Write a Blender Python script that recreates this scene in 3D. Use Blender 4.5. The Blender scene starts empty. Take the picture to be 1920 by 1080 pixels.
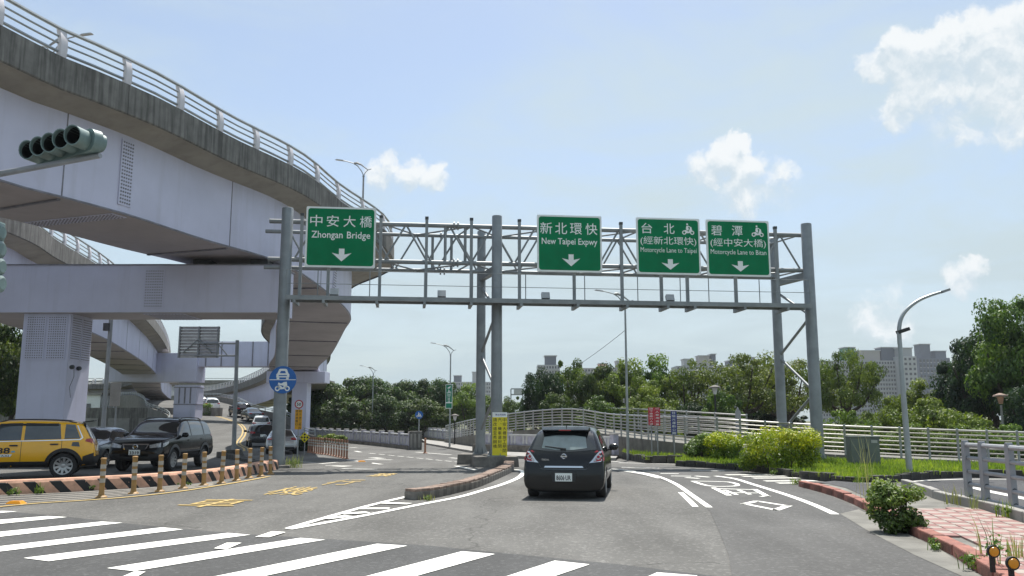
import bpy, bmesh, math, random
from mathutils import Vector, Matrix
from mathutils.bvhtree import BVHTree
R = math.radians
scn = bpy.context.scene
COL = scn.collection
# ------------------------------------------------------------------ camera, sky, sun, exposure
CAM_H = 1.7; FPX = 1600.0; PITCH = math.atan(245 / 1600.0)
cam = bpy.data.objects.new('camera', bpy.data.cameras.new('camera')); COL.objects.link(cam)
cam.location = (0, 0, CAM_H); cam.rotation_euler = (R(90) + PITCH, 0, 0)
cam.data.sensor_width = 36; cam.data.lens = 36 * FPX / 1920; cam.data.clip_end = 6000; cam.data.clip_start = 0.1
scn.camera = cam
SUN_EL, SUN_AZ = R(66), R(11)          # azimuth measured from +Y towards +X
scn.view_settings.view_transform = 'Standard'; scn.view_settings.look = 'None'
scn.view_settings.exposure = 0.68; scn.view_settings.gamma = 1.0
sun = bpy.data.objects.new('sun', bpy.data.lights.new('sun', 'SUN')); COL.objects.link(sun)
sun.data.energy = 4.4; sun.data.angle = R(0.55); sun.data.color = (1.0, 0.955, 0.89)
sd = Vector((math.sin(SUN_AZ) * math.cos(SUN_EL), math.cos(SUN_AZ) * math.cos(SUN_EL), math.sin(SUN_EL)))
sun.rotation_euler = sd.to_track_quat('Z', 'Y').to_euler(); sun.location = sd * 60
scn.cycles.max_bounces = 6; scn.cycles.transparent_max_bounces = 8

CP, SP = math.cos(PITCH), math.sin(PITCH)
def ray(x, y):
    u = (540 - y) / FPX
    return Vector(((x - 960) / FPX, CP - u * SP, SP + u * CP))
def zr(y):                                  # the road falls very slightly away from the crossing
    t = min(1, max(0, (y - 30) / 18)); return -0.35 * t * t * (3 - 2 * t)
def atz(x, y, z):
    r = ray(x, y); t = (z - CAM_H) / r.z; return Vector((0, 0, CAM_H)) + r * t
def G(x, y, dz=0.0):                        # pixel -> point on the road surface
    z = 0
    for _ in range(25):
        p = atz(x, y, z + dz); z = zr(p.y)
    return Vector((p.x, p.y, z + dz))
def D(x, y, Y):                             # pixel -> point at depth Y
    r = ray(x, y); return Vector((0, 0, CAM_H)) + r * (Y / r.y)
def DX(x, Y, z):                            # pixel column at depth Y and height z
    f = Y * CP + (z - CAM_H) * SP; return Vector(((x - 960) / FPX * f, Y, z))

world = bpy.data.worlds.new('World'); scn.world = world; world.use_nodes = True
def build_world():
    nt = world.node_tree; N = nt.nodes; L = nt.links; N.clear()
    def n(t, **k):
        o = N.new(t)
        for a, b in k.items(): setattr(o, a, b)
        return o
    def m(op, a, b=None, c=None):
        o = n('ShaderNodeMath', operation=op)
        for i, v in enumerate((a, b, c)):
            if v is None: continue
            if isinstance(v, (int, float)): o.inputs[i].default_value = v
            else: L.new(v, o.inputs[i])
        return o.outputs[0]
    def ss(v, a, b):
        o = n('ShaderNodeMapRange', interpolation_type='SMOOTHSTEP'); L.new(v, o.inputs[0])
        o.inputs[1].default_value = a; o.inputs[2].default_value = b; return o.outputs[0]
    sky = n('ShaderNodeTexSky', sky_type='NISHITA', sun_disc=False)
    sky.sun_elevation = SUN_EL; sky.sun_rotation = SUN_AZ
    sky.air_density = 1.0; sky.dust_density = 1.2; sky.ozone_density = 0.35
    tc = n('ShaderNodeTexCoord'); d = tc.outputs['Generated']
    sep = n('ShaderNodeSeparateXYZ'); L.new(d, sep.inputs[0])
    zc = m('ADD', m('MAXIMUM', sep.outputs[2], 0.0), 0.12)
    cmb = n('ShaderNodeCombineXYZ')                       # cloud sheet overhead: direction / height
    L.new(m('DIVIDE', sep.outputs[0], zc), cmb.inputs[0]); L.new(m('DIVIDE', sep.outputs[1], zc), cmb.inputs[1])
    def noise(vec, scale, det, rough, dist=0.0, off=(0, 0, 0)):
        mp = n('ShaderNodeMapping'); L.new(vec, mp.inputs[0]); mp.inputs['Location'].default_value = off
        t = n('ShaderNodeTexNoise'); L.new(mp.outputs[0], t.inputs['Vector'])
        t.inputs['Scale'].default_value = scale; t.inputs['Detail'].default_value = det
        t.inputs['Roughness'].default_value = rough; t.inputs['Distortion'].default_value = dist
        return t.outputs[0]
    v2 = noise(cmb.outputs[0], 1.5, 7, 0.6, 1.1, (0.7, 4.2, 0))
    veil = m('ADD', m('MULTIPLY', ss(m('ADD', m('MULTIPLY', noise(cmb.outputs[0], 0.42, 5, 0.52, 0.7, (3.1, 1.7, 0)), 0.62), m('MULTIPLY', v2, 0.38)), 0.38, 0.62), 0.80), 0.17)
    broad = noise(d, 5.5, 3, 0.5, 0.0, (2.0, 0.4, 1.1))
    scatter = m('MULTIPLY', ss(broad, 0.62, 0.76), 0.5)
    # cumulus banks: scattered by noise over the sky, gathered where the photograph has them; lit from above
    def dens(vec):
        tot = scatter
        wob = n('ShaderNodeTexNoise'); L.new(vec, wob.inputs['Vector']); wob.inputs['Scale'].default_value = 30; wob.inputs['Detail'].default_value = 8; wob.inputs['Roughness'].default_value = 0.62
        sb = n('ShaderNodeVectorMath', operation='SUBTRACT'); L.new(wob.outputs[1], sb.inputs[0]); sb.inputs[1].default_value = (.5, .5, .5)
        sc = n('ShaderNodeVectorMath', operation='SCALE'); L.new(sb.outputs[0], sc.inputs[0]); sc.inputs['Scale'].default_value = 0.040
        ad = n('ShaderNodeVectorMath', operation='ADD'); L.new(vec, ad.inputs[0]); L.new(sc.outputs[0], ad.inputs[1])
        nv = n('ShaderNodeVectorMath', operation='NORMALIZE'); L.new(ad.outputs[0], nv.inputs[0])
        for (px, py, rx, w) in CUMULUS:
            v = ray(px, py).normalized()
            vm = n('ShaderNodeVectorMath', operation='DOT_PRODUCT'); L.new(nv.outputs[0], vm.inputs[0]); vm.inputs[1].default_value = v
            tot = m('MAXIMUM', tot, m('MULTIPLY', ss(vm.outputs['Value'], math.cos(rx * 1.35 / FPX), math.cos(rx * 0.1 / FPX)), w))
        return m('ADD', m('MULTIPLY', tot, 1.05), m('SUBTRACT', m('MULTIPLY', noise(nv.outputs[0], 26, 12, 0.64, 0.1), 1.7), 1.15))
    up = n('ShaderNodeVectorMath', operation='ADD'); L.new(d, up.inputs[0]); up.inputs[1].default_value = (0.004, 0.0, 0.016)
    d0 = dens(d); d1 = dens(up.outputs[0])
    cum = m('MULTIPLY', ss(d0, 0.02, 0.55), 0.96)
    shade = m('ADD', m('MULTIPLY', ss(m('SUBTRACT', d0, d1), -0.35, 0.38), 0.85), 0.10)
    def rgb(c):
        o = n('ShaderNodeRGB'); o.outputs[0].default_value = (*c, 1); return o.outputs[0]
    def mix(f, a, b):
        o = n('ShaderNodeMix', data_type='RGBA'); L.new(f, o.inputs[0]); L.new(a, o.inputs[6]); L.new(b, o.inputs[7]); return o.outputs[2]
    base = mix(veil, sky.outputs[0], rgb(VEIL))
    ccol = mix(shade, rgb(CUM_DARK), rgb(CUM_LIGHT))
    hor = mix(m('MULTIPLY', m('SUBTRACT', 1.0, ss(sep.outputs[2], -0.02, 0.34)), 0.75), base, rgb(HORIZ))
    fin = mix(cum, hor, ccol)
    bg = n('ShaderNodeBackground'); L.new(fin, bg.inputs[0]); bg.inputs[1].default_value = SKY_STR
    out = n('ShaderNodeOutputWorld'); L.new(bg.outputs[0], out.inputs[0])
SKY_STR = 0.10
VEIL = (3.85, 4.6, 4.85); HORIZ = (3.0, 3.7, 4.0); CUM_DARK = (3.7, 4.4, 4.9); CUM_LIGHT = (5.9, 6.05, 6.1)
CUMULUS = [(1645, 125, 34, 0.9), (1682, 100, 40, 1.0), (1730, 95, 40, 1.0), (1775, 85, 48, 1.0), (1830, 70, 48, 1.0), (1890, 65, 56, 1.0), (1950, 70, 60, 1.0), (1720, 145, 62, 0.8), (1800, 150, 85, 0.75), (1890, 140, 85, 0.8), (1780, 205, 80, 0.5), (1880, 215, 80, 0.5), (1690, 215, 42, 0.62), (1850, 225, 90, 0.33), (1770, 280, 50, 0.25),
           (1385, 270, 24, 0.9), (1360, 295, 36, 0.92), (1320, 320, 36, 0.85), (1400, 320, 40, 0.8), (1390, 355, 64, 0.6), (1460, 345, 44, 0.7), (1430, 390, 70, 0.28),
           (732, 305, 26, 0.8), (715, 325, 34, 0.75), (765, 330, 40, 0.7), (815, 335, 34, 0.75), (770, 360, 70, 0.35), (1822, 500, 28, 0.95), (1800, 520, 40, 0.8), (1660, 600, 70, 0.5), (1240, 20, 110, 0.16), (1170, 25, 60, 0.2)]
build_world()

# ------------------------------------------------------------------ materials
MATS = {}
def mat(name, col, rough=0.6, metal=0.0, var=0.12, scale=3.0, bump=0.0, bscale=40.0, col2=None, dirt=0.0, dirtcol=(0.05, 0.045, 0.04),
        coat=0.0, spec=0.5, streak=False, emit=None, trans=0.0, alpha=None, fine=0.0):
    if name in MATS: return MATS[name]
    mt = bpy.data.materials.new(name); mt.use_nodes = True; nt = mt.node_tree; N = nt.nodes; L = nt.links
    b = N['Principled BSDF']; b.inputs['Roughness'].default_value = rough; b.inputs['Metallic'].default_value = metal
    b.inputs['Coat Weight'].default_value = coat; b.inputs['Coat Roughness'].default_value = 0.04
    b.inputs['Specular IOR Level'].default_value = spec
    tc = N.new('ShaderNodeTexCoord'); vec = tc.outputs['Object']
    def noise(s, det=5, sc=(1, 1, 1)):
        mp = N.new('ShaderNodeMapping'); mp.inputs['Scale'].default_value = sc; L.new(vec, mp.inputs[0])
        t = N.new('ShaderNodeTexNoise'); t.inputs['Scale'].default_value = s; t.inputs['Detail'].default_value = det
        t.inputs['Roughness'].default_value = 0.6; L.new(mp.outputs[0], t.inputs['Vector']); return t.outputs[0]
    def mixc(f, a, c, fac=None):
        o = N.new('ShaderNodeMix'); o.data_type = 'RGBA'
        L.new(f, o.inputs[0])
        for i, v in ((6, a), (7, c)):
            if isinstance(v, tuple): o.inputs[i].default_value = (*v[:3], 1)
            else: L.new(v, o.inputs[i])
        return o.outputs[2]
    def rng(f, a, c, lo=0.0, hi=1.0):
        o = N.new('ShaderNodeMapRange'); L.new(f, o.inputs[0])
        for i, v in zip((1, 2, 3, 4), (a, c, lo, hi)): o.inputs[i].default_value = v
        return o.outputs[0]
    c2 = col2 or tuple(min(1, c * (1 - 2 * var)) for c in col)
    c1 = tuple(min(1, c * (1 + var)) for c in col) if col2 is None else col
    out = mixc(rng(noise(scale), 0.3, 0.7), c1, c2)
    if fine:
        out = mixc(rng(noise(bscale, 2), 0.35, 0.75, 0, fine), out, tuple(min(1, c * 2.4 + 0.05) for c in col))
    if dirt:
        out = mixc(rng(noise(1.3 if not streak else (2.2 if streak is True else streak), 7, (1, 1, 0.07) if streak else (1, 1, 1)), 0.52 if streak in (True, False) else 0.40, 0.78 if streak in (True, False) else 0.62, 0, dirt), out, dirtcol)
    L.new(out, b.inputs['Base Color'])
    if bump:
        bp = N.new('ShaderNodeBump'); bp.inputs['Strength'].default_value = bump; bp.inputs['Distance'].default_value = 0.02
        L.new(noise(bscale, 3), bp.inputs['Height']); L.new(bp.outputs[0], b.inputs['Normal'])
    if emit: b.inputs['Emission Color'].default_value = (*emit[0], 1); b.inputs['Emission Strength'].default_value = emit[1]
    if alpha is not None: b.inputs['Alpha'].default_value = alpha
    MATS[name] = mt; return mt
def glassmat(name, col, rough=0.03):
    if name in MATS: return MATS[name]
    m_ = mat(name, col, rough, 0.0, 0.05, 1.0, spec=0.9, coat=0.6); return m_
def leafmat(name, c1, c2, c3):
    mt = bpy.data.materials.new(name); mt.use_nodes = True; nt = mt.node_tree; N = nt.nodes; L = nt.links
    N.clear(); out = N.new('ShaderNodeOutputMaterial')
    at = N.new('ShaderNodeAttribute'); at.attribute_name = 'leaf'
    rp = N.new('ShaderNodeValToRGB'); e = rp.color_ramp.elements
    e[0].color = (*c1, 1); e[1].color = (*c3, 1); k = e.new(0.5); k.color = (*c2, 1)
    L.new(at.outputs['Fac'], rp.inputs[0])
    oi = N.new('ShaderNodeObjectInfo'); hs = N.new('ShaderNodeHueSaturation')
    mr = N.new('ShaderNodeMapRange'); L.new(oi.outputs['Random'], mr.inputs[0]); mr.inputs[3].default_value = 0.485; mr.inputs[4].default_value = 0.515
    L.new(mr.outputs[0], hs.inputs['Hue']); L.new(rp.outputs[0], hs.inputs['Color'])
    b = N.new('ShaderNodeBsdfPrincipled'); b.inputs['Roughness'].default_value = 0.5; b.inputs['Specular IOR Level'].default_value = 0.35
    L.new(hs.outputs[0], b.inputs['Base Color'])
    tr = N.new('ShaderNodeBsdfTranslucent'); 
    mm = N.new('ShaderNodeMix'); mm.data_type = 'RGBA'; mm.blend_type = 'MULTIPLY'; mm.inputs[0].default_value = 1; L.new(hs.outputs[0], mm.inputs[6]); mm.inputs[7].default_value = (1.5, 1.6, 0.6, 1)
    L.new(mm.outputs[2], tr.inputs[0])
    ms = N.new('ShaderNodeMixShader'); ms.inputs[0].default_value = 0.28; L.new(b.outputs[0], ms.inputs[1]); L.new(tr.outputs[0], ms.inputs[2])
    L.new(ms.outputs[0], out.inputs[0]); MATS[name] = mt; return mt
def asphaltmat(name, col, agg, crack=0.0):
    mt = mat(name, col, 0.88, 0, 0.10, 0.35, bump=0.5, bscale=55, spec=0.25)
    nt = mt.node_tree; N = nt.nodes; L = nt.links; b = N['Principled BSDF']
    src = b.inputs['Base Color'].links[0].from_socket
    tc = N.new('ShaderNodeTexCoord')
    t = N.new('ShaderNodeTexVoronoi'); t.inputs['Scale'].default_value = 26; L.new(tc.outputs['Object'], t.inputs['Vector'])
    t2 = N.new('ShaderNodeTexNoise'); t2.inputs['Scale'].default_value = 14; t2.inputs['Detail'].default_value = 8; t2.inputs['Roughness'].default_value = 0.8; L.new(tc.outputs['Object'], t2.inputs['Vector'])
    sp = N.new('ShaderNodeSeparateColor'); L.new(t.outputs['Color'], sp.inputs[0])
    g = N.new('ShaderNodeMapRange'); L.new(sp.outputs[0], g.inputs[0]); g.inputs[1].default_value = 0.78; g.inputs[2].default_value = 1.0; g.inputs[4].default_value = agg
    mx = N.new('ShaderNodeMix'); mx.data_type = 'RGBA'; L.new(g.outputs[0], mx.inputs[0]); L.new(src, mx.inputs[6]); mx.inputs[7].default_value = (*[min(1, c * 2.6 + .04) for c in col], 1)
    g2 = N.new('ShaderNodeMapRange'); L.new(t2.outputs[0], g2.inputs[0]); g2.inputs[1].default_value = 0.3; g2.inputs[2].default_value = 0.7; g2.inputs[3].default_value = 0.86; g2.inputs[4].default_value = 1.12
    mu = N.new('ShaderNodeMix'); mu.data_type = 'RGBA'; mu.blend_type = 'MULTIPLY'; mu.inputs[0].default_value = 1; L.new(mx.outputs[2], mu.inputs[6]); L.new(g2.outputs[0], mu.inputs[7])
    o = mu.outputs[2]
    # oil-stained wheel tracks and patches: broad stretched noise
    mp = N.new('ShaderNodeMapping'); mp.inputs['Scale'].default_value = (0.55, 0.10, 1); mp.inputs['Rotation'].default_value = (0, 0, R(-12)); L.new(tc.outputs['Object'], mp.inputs[0])
    t3 = N.new('ShaderNodeTexNoise'); t3.inputs['Scale'].default_value = 1.6; t3.inputs['Detail'].default_value = 6; L.new(mp.outputs[0], t3.inputs['Vector'])
    g3 = N.new('ShaderNodeMapRange'); L.new(t3.outputs[0], g3.inputs[0]); g3.inputs[1].default_value = 0.35; g3.inputs[2].default_value = 0.7; g3.inputs[3].default_value = 1.13; g3.inputs[4].default_value = 0.78
    mu2 = N.new('ShaderNodeMix'); mu2.data_type = 'RGBA'; mu2.blend_type = 'MULTIPLY'; mu2.inputs[0].default_value = 1; L.new(o, mu2.inputs[6]); L.new(g3.outputs[0], mu2.inputs[7]); o = mu2.outputs[2]
    if crack:
        mp = N.new('ShaderNodeMapping'); L.new(tc.outputs['Object'], mp.inputs[0])
        ad = N.new('ShaderNodeVectorMath'); ad.operation = 'ADD'; L.new(mp.outputs[0], ad.inputs[0])
        nn = N.new('ShaderNodeTexNoise'); nn.inputs['Scale'].default_value = 1.2; nn.inputs['Detail'].default_value = 6; L.new(tc.outputs['Object'], nn.inputs['Vector']); L.new(nn.outputs[1], ad.inputs[1])
        v = N.new('ShaderNodeTexVoronoi'); v.feature = 'DISTANCE_TO_EDGE'; v.inputs['Scale'].default_value = 0.16; L.new(ad.outputs[0], v.inputs['Vector'])
        g4 = N.new('ShaderNodeMapRange'); L.new(v.outputs[0], g4.inputs[0]); g4.inputs[1].default_value = 0.0; g4.inputs[2].default_value = 0.004; g4.inputs[3].default_value = 1 - crack; g4.inputs[4].default_value = 1
        mu3 = N.new('ShaderNodeMix'); mu3.data_type = 'RGBA'; mu3.blend_type = 'MULTIPLY'; mu3.inputs[0].default_value = 1; L.new(o, mu3.inputs[6]); L.new(g4.outputs[0], mu3.inputs[7]); o = mu3.outputs[2]
    L.new(o, b.inputs['Base Color']); return mt
def paintmat(name, col, wear=0.45, under=(0.10, 0.10, 0.10)):
    mt = mat(name, col, 0.7, 0, 0.06, 1.5, bump=0.3, bscale=60)
    nt = mt.node_tree; N = nt.nodes; L = nt.links; b = N['Principled BSDF']; src = b.inputs['Base Color'].links[0].from_socket
    tc = N.new('ShaderNodeTexCoord')
    t = N.new('ShaderNodeTexNoise'); t.inputs['Scale'].default_value = 7; t.inputs['Detail'].default_value = 12; t.inputs['Roughness'].default_value = 0.78; L.new(tc.outputs['Object'], t.inputs['Vector'])
    g = N.new('ShaderNodeMapRange'); L.new(t.outputs[0], g.inputs[0]); g.inputs[1].default_value = 0.52; g.inputs[2].default_value = 0.68; g.inputs[4].default_value = wear
    mx = N.new('ShaderNodeMix'); mx.data_type = 'RGBA'; L.new(g.outputs[0], mx.inputs[0]); L.new(src, mx.inputs[6]); mx.inputs[7].default_value = (*under, 1)
    L.new(mx.outputs[2], b.inputs['Base Color']); return mt

M_ASPH = asphaltmat('asphalt_worn', (0.126, 0.124, 0.117), 0.28, 0.4)
M_ASPH_D = asphaltmat('asphalt_new', (0.082, 0.083, 0.083), 0.2)
M_ASPH_L = asphaltmat('asphalt_lane', (0.105, 0.104, 0.101), 0.2)
M_ASPH_C = asphaltmat('asphalt_path', (0.075, 0.075, 0.078), 0.25, 0.3)
M_GRND = mat('park_soil', (0.075, 0.10, 0.03), 0.9, var=0.3, scale=0.4, col2=(0.10, 0.085, 0.05))
M_WHITE = paintmat('road_white', (0.92, 0.92, 0.86), 0.34)
M_WHITE_W = paintmat('road_white_worn', (0.70, 0.69, 0.64), 0.85)
M_MARG = paintmat('road_margin', (0.36, 0.33, 0.28), 0.8)
M_YEL = paintmat('road_yellow', (0.48, 0.34, 0.11), 1.0, (0.15, 0.145, 0.13))
M_CONC = mat('concrete', (0.30, 0.29, 0.27), 0.85, var=0.12, scale=1.2, bump=0.3, bscale=25, dirt=0.35)
M_GUT = mat('gutter_concrete', (0.19, 0.185, 0.165), 0.9, var=0.2, scale=1.5, bump=0.5, bscale=30, dirt=0.6, dirtcol=(0.07, 0.065, 0.055))
M_CONC_D = mat('concrete_stained', (0.215, 0.208, 0.193), 0.9, var=0.14, scale=2.4, bump=0.4, bscale=18, dirt=0.66, streak=6.5, dirtcol=(0.05, 0.048, 0.044))
M_CONC_U = mat('concrete_underside', (0.36, 0.335, 0.285), 0.85, var=0.12, scale=0.6, bump=0.15, dirt=0.3)
M_LAV = mat('lavender_steel', (0.61, 0.615, 0.765), 0.5, var=0.05, scale=0.5, dirt=0.34, streak=True, dirtcol=(0.36, 0.355, 0.40), spec=0.4)
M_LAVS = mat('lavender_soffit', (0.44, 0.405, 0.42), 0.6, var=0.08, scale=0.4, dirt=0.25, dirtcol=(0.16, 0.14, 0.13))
M_LAVB = mat('lavender_bolt', (0.22, 0.215, 0.25), 0.5, var=0.2, scale=4, dirt=0.4)
M_RAILG = mat('rail_galvanised', (0.36, 0.39, 0.395), 0.45, 0.5, var=0.1, scale=2)
M_RAILW = mat('rail_post_pale', (0.62, 0.60, 0.63), 0.5, var=0.05)
M_STEEL = mat('gantry_steel', (0.255, 0.275, 0.285), 0.5, 0.25, var=0.12, scale=1.5, dirt=0.25, streak=True, dirtcol=(0.12, 0.12, 0.12))
M_STEEL_D = mat('dark_steel', (0.06, 0.065, 0.07), 0.5, 0.3, var=0.15)
M_STAIN = mat('stainless', (0.46, 0.455, 0.44), 0.33, 0.8, var=0.08, scale=2)
M_GREY = mat('grey_paint', (0.30, 0.31, 0.33), 0.5, 0.1, var=0.1)
M_GREEN = mat('sign_green', (0.0, 0.20, 0.078), 0.5, spec=0.12, var=0.10, scale=1.0, dirt=0.12, dirtcol=(0.01, 0.09, 0.04))
M_SWHITE = mat('sign_white', (0.84, 0.87, 0.85), 0.45, var=0.04)
M_SBACK = mat('sign_back', (0.42, 0.43, 0.43), 0.45, 0.4, var=0.1)
M_BLUE = mat('sign_blue', (0.008, 0.12, 0.42), 0.4, var=0.06)
M_RED = mat('sign_red', (0.50, 0.035, 0.06), 0.45, var=0.08)
M_NAVY = mat('sign_navy', (0.02, 0.03, 0.22), 0.45, var=0.08)
M_SYEL = mat('sign_yellow', (0.80, 0.68, 0.02), 0.5, var=0.05)
M_SORG = mat('sign_amber', (0.85, 0.42, 0.01), 0.5, var=0.06)
M_BLACK = mat('black_paint', (0.012, 0.012, 0.013), 0.5, var=0.1)
M_RUB = mat('rubber', (0.022, 0.022, 0.023), 0.8, var=0.15, scale=6)
M_PLAS = mat('black_plastic', (0.02, 0.02, 0.021), 0.55, var=0.1)
M_CHROME = mat('chrome', (0.72, 0.73, 0.74), 0.12, 1.0, var=0.02)
M_RIM = mat('alloy', (0.42, 0.43, 0.44), 0.35, 0.8, var=0.08)
M_GLASS = glassmat('car_glass', (0.012, 0.014, 0.016))
M_GLASS_L = glassmat('car_glass_light', (0.10, 0.13, 0.135))
M_TAILR = mat('tail_red', (0.36, 0.006, 0.012), 0.15, coat=0.8, var=0.1, scale=8)
M_LAMPC = mat('lamp_clear', (0.50, 0.50, 0.50), 0.12, 0.3, coat=1.0, var=0.3, scale=14)
M_BARK = mat('bark', (0.075, 0.06, 0.045), 0.9, var=0.3, scale=6, bump=0.6, bscale=14)
M_STONE = mat('kerb_stone', (0.20, 0.185, 0.165), 0.9, var=0.22, scale=3.5, bump=0.6, bscale=20, dirt=0.85, dirtcol=(0.035, 0.035, 0.03))
M_STONE_D = mat('kerb_dark', (0.055, 0.053, 0.048), 0.9, var=0.3, scale=3, bump=0.6, bscale=18, dirt=0.5)
M_PEACH = mat('kerb_peach', (0.55, 0.30, 0.20), 0.85, var=0.18, scale=5, bump=0.3, dirt=0.45, dirtcol=(0.13, 0.10, 0.08))
M_REDK = mat('kerb_red', (0.30, 0.12, 0.09), 0.8, var=0.3, scale=4, bump=0.5, dirt=0.95, dirtcol=(0.11, 0.08, 0.06))
M_TILER = mat('tile_red', (0.29, 0.155, 0.14), 0.8, var=0.14, scale=6, dirt=0.3, dirtcol=(0.2, 0.14, 0.12))
M_TILEW = mat('tile_white', (0.34, 0.285, 0.25), 0.8, var=0.10, scale=6, dirt=0.35, dirtcol=(0.3, 0.24, 0.2))
M_OCHRE = mat('bollard_ochre', (0.36, 0.21, 0.07), 0.6, var=0.15, scale=6, dirt=0.35, dirtcol=(0.16, 0.10, 0.05))
M_BWHITE = mat('bollard_white', (0.44, 0.41, 0.36), 0.5, var=0.1, scale=9)
M_BORANGE = mat('bollard_rust', (0.36, 0.17, 0.10), 0.6, var=0.15, scale=9)
M_STONEW = mat('parapet_lilac', (0.50, 0.49, 0.58), 0.8, var=0.14, scale=4, bump=0.5, bscale=9, dirt=0.5, dirtcol=(0.12, 0.115, 0.13))
M_STONEC = mat('parapet_cap', (0.60, 0.60, 0.60), 0.7, var=0.1, scale=2)
M_AMBER = mat('reflector_amber', (0.75, 0.30, 0.01), 0.3, var=0.08, coat=0.5)
M_SIGG = mat('signal_body', (0.165, 0.235, 0.23), 0.5, var=0.1, scale=5, dirt=0.3, dirtcol=(0.18, 0.25, 0.25))
M_CAB = mat('cabinet_green', (0.13, 0.155, 0.145), 0.5, 0.1, var=0.08)
L_BANYAN = leafmat('leaf_banyan', (0.016, 0.038, 0.010), (0.045, 0.085, 0.020), (0.12, 0.165, 0.035))
L_PARK = leafmat('leaf_park', (0.036, 0.068, 0.012), (0.105, 0.165, 0.028), (0.24, 0.31, 0.055))
L_OLIVE = leafmat('leaf_olive', (0.045, 0.066, 0.015), (0.11, 0.148, 0.033), (0.21, 0.24, 0.06))
L_DARK = leafmat('leaf_dark', (0.010, 0.026, 0.012), (0.022, 0.05, 0.022), (0.05, 0.09, 0.03))
L_HEDGE = leafmat('leaf_golden', (0.05, 0.11, 0.006), (0.19, 0.28, 0.012), (0.50, 0.50, 0.02))
L_BUSH = leafmat('leaf_bush', (0.03, 0.06, 0.012), (0.09, 0.16, 0.03), (0.23, 0.32, 0.07))
L_MID = leafmat('leaf_mid', (0.024, 0.052, 0.010), (0.075, 0.13, 0.022), (0.19, 0.26, 0.05))
L_GRASS = leafmat('leaf_grass', (0.08, 0.13, 0.015), (0.21, 0.30, 0.03), (0.38, 0.43, 0.08))
L_DRY = leafmat('leaf_dry', (0.14, 0.16, 0.05), (0.25, 0.27, 0.10), (0.36, 0.35, 0.17))
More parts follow.
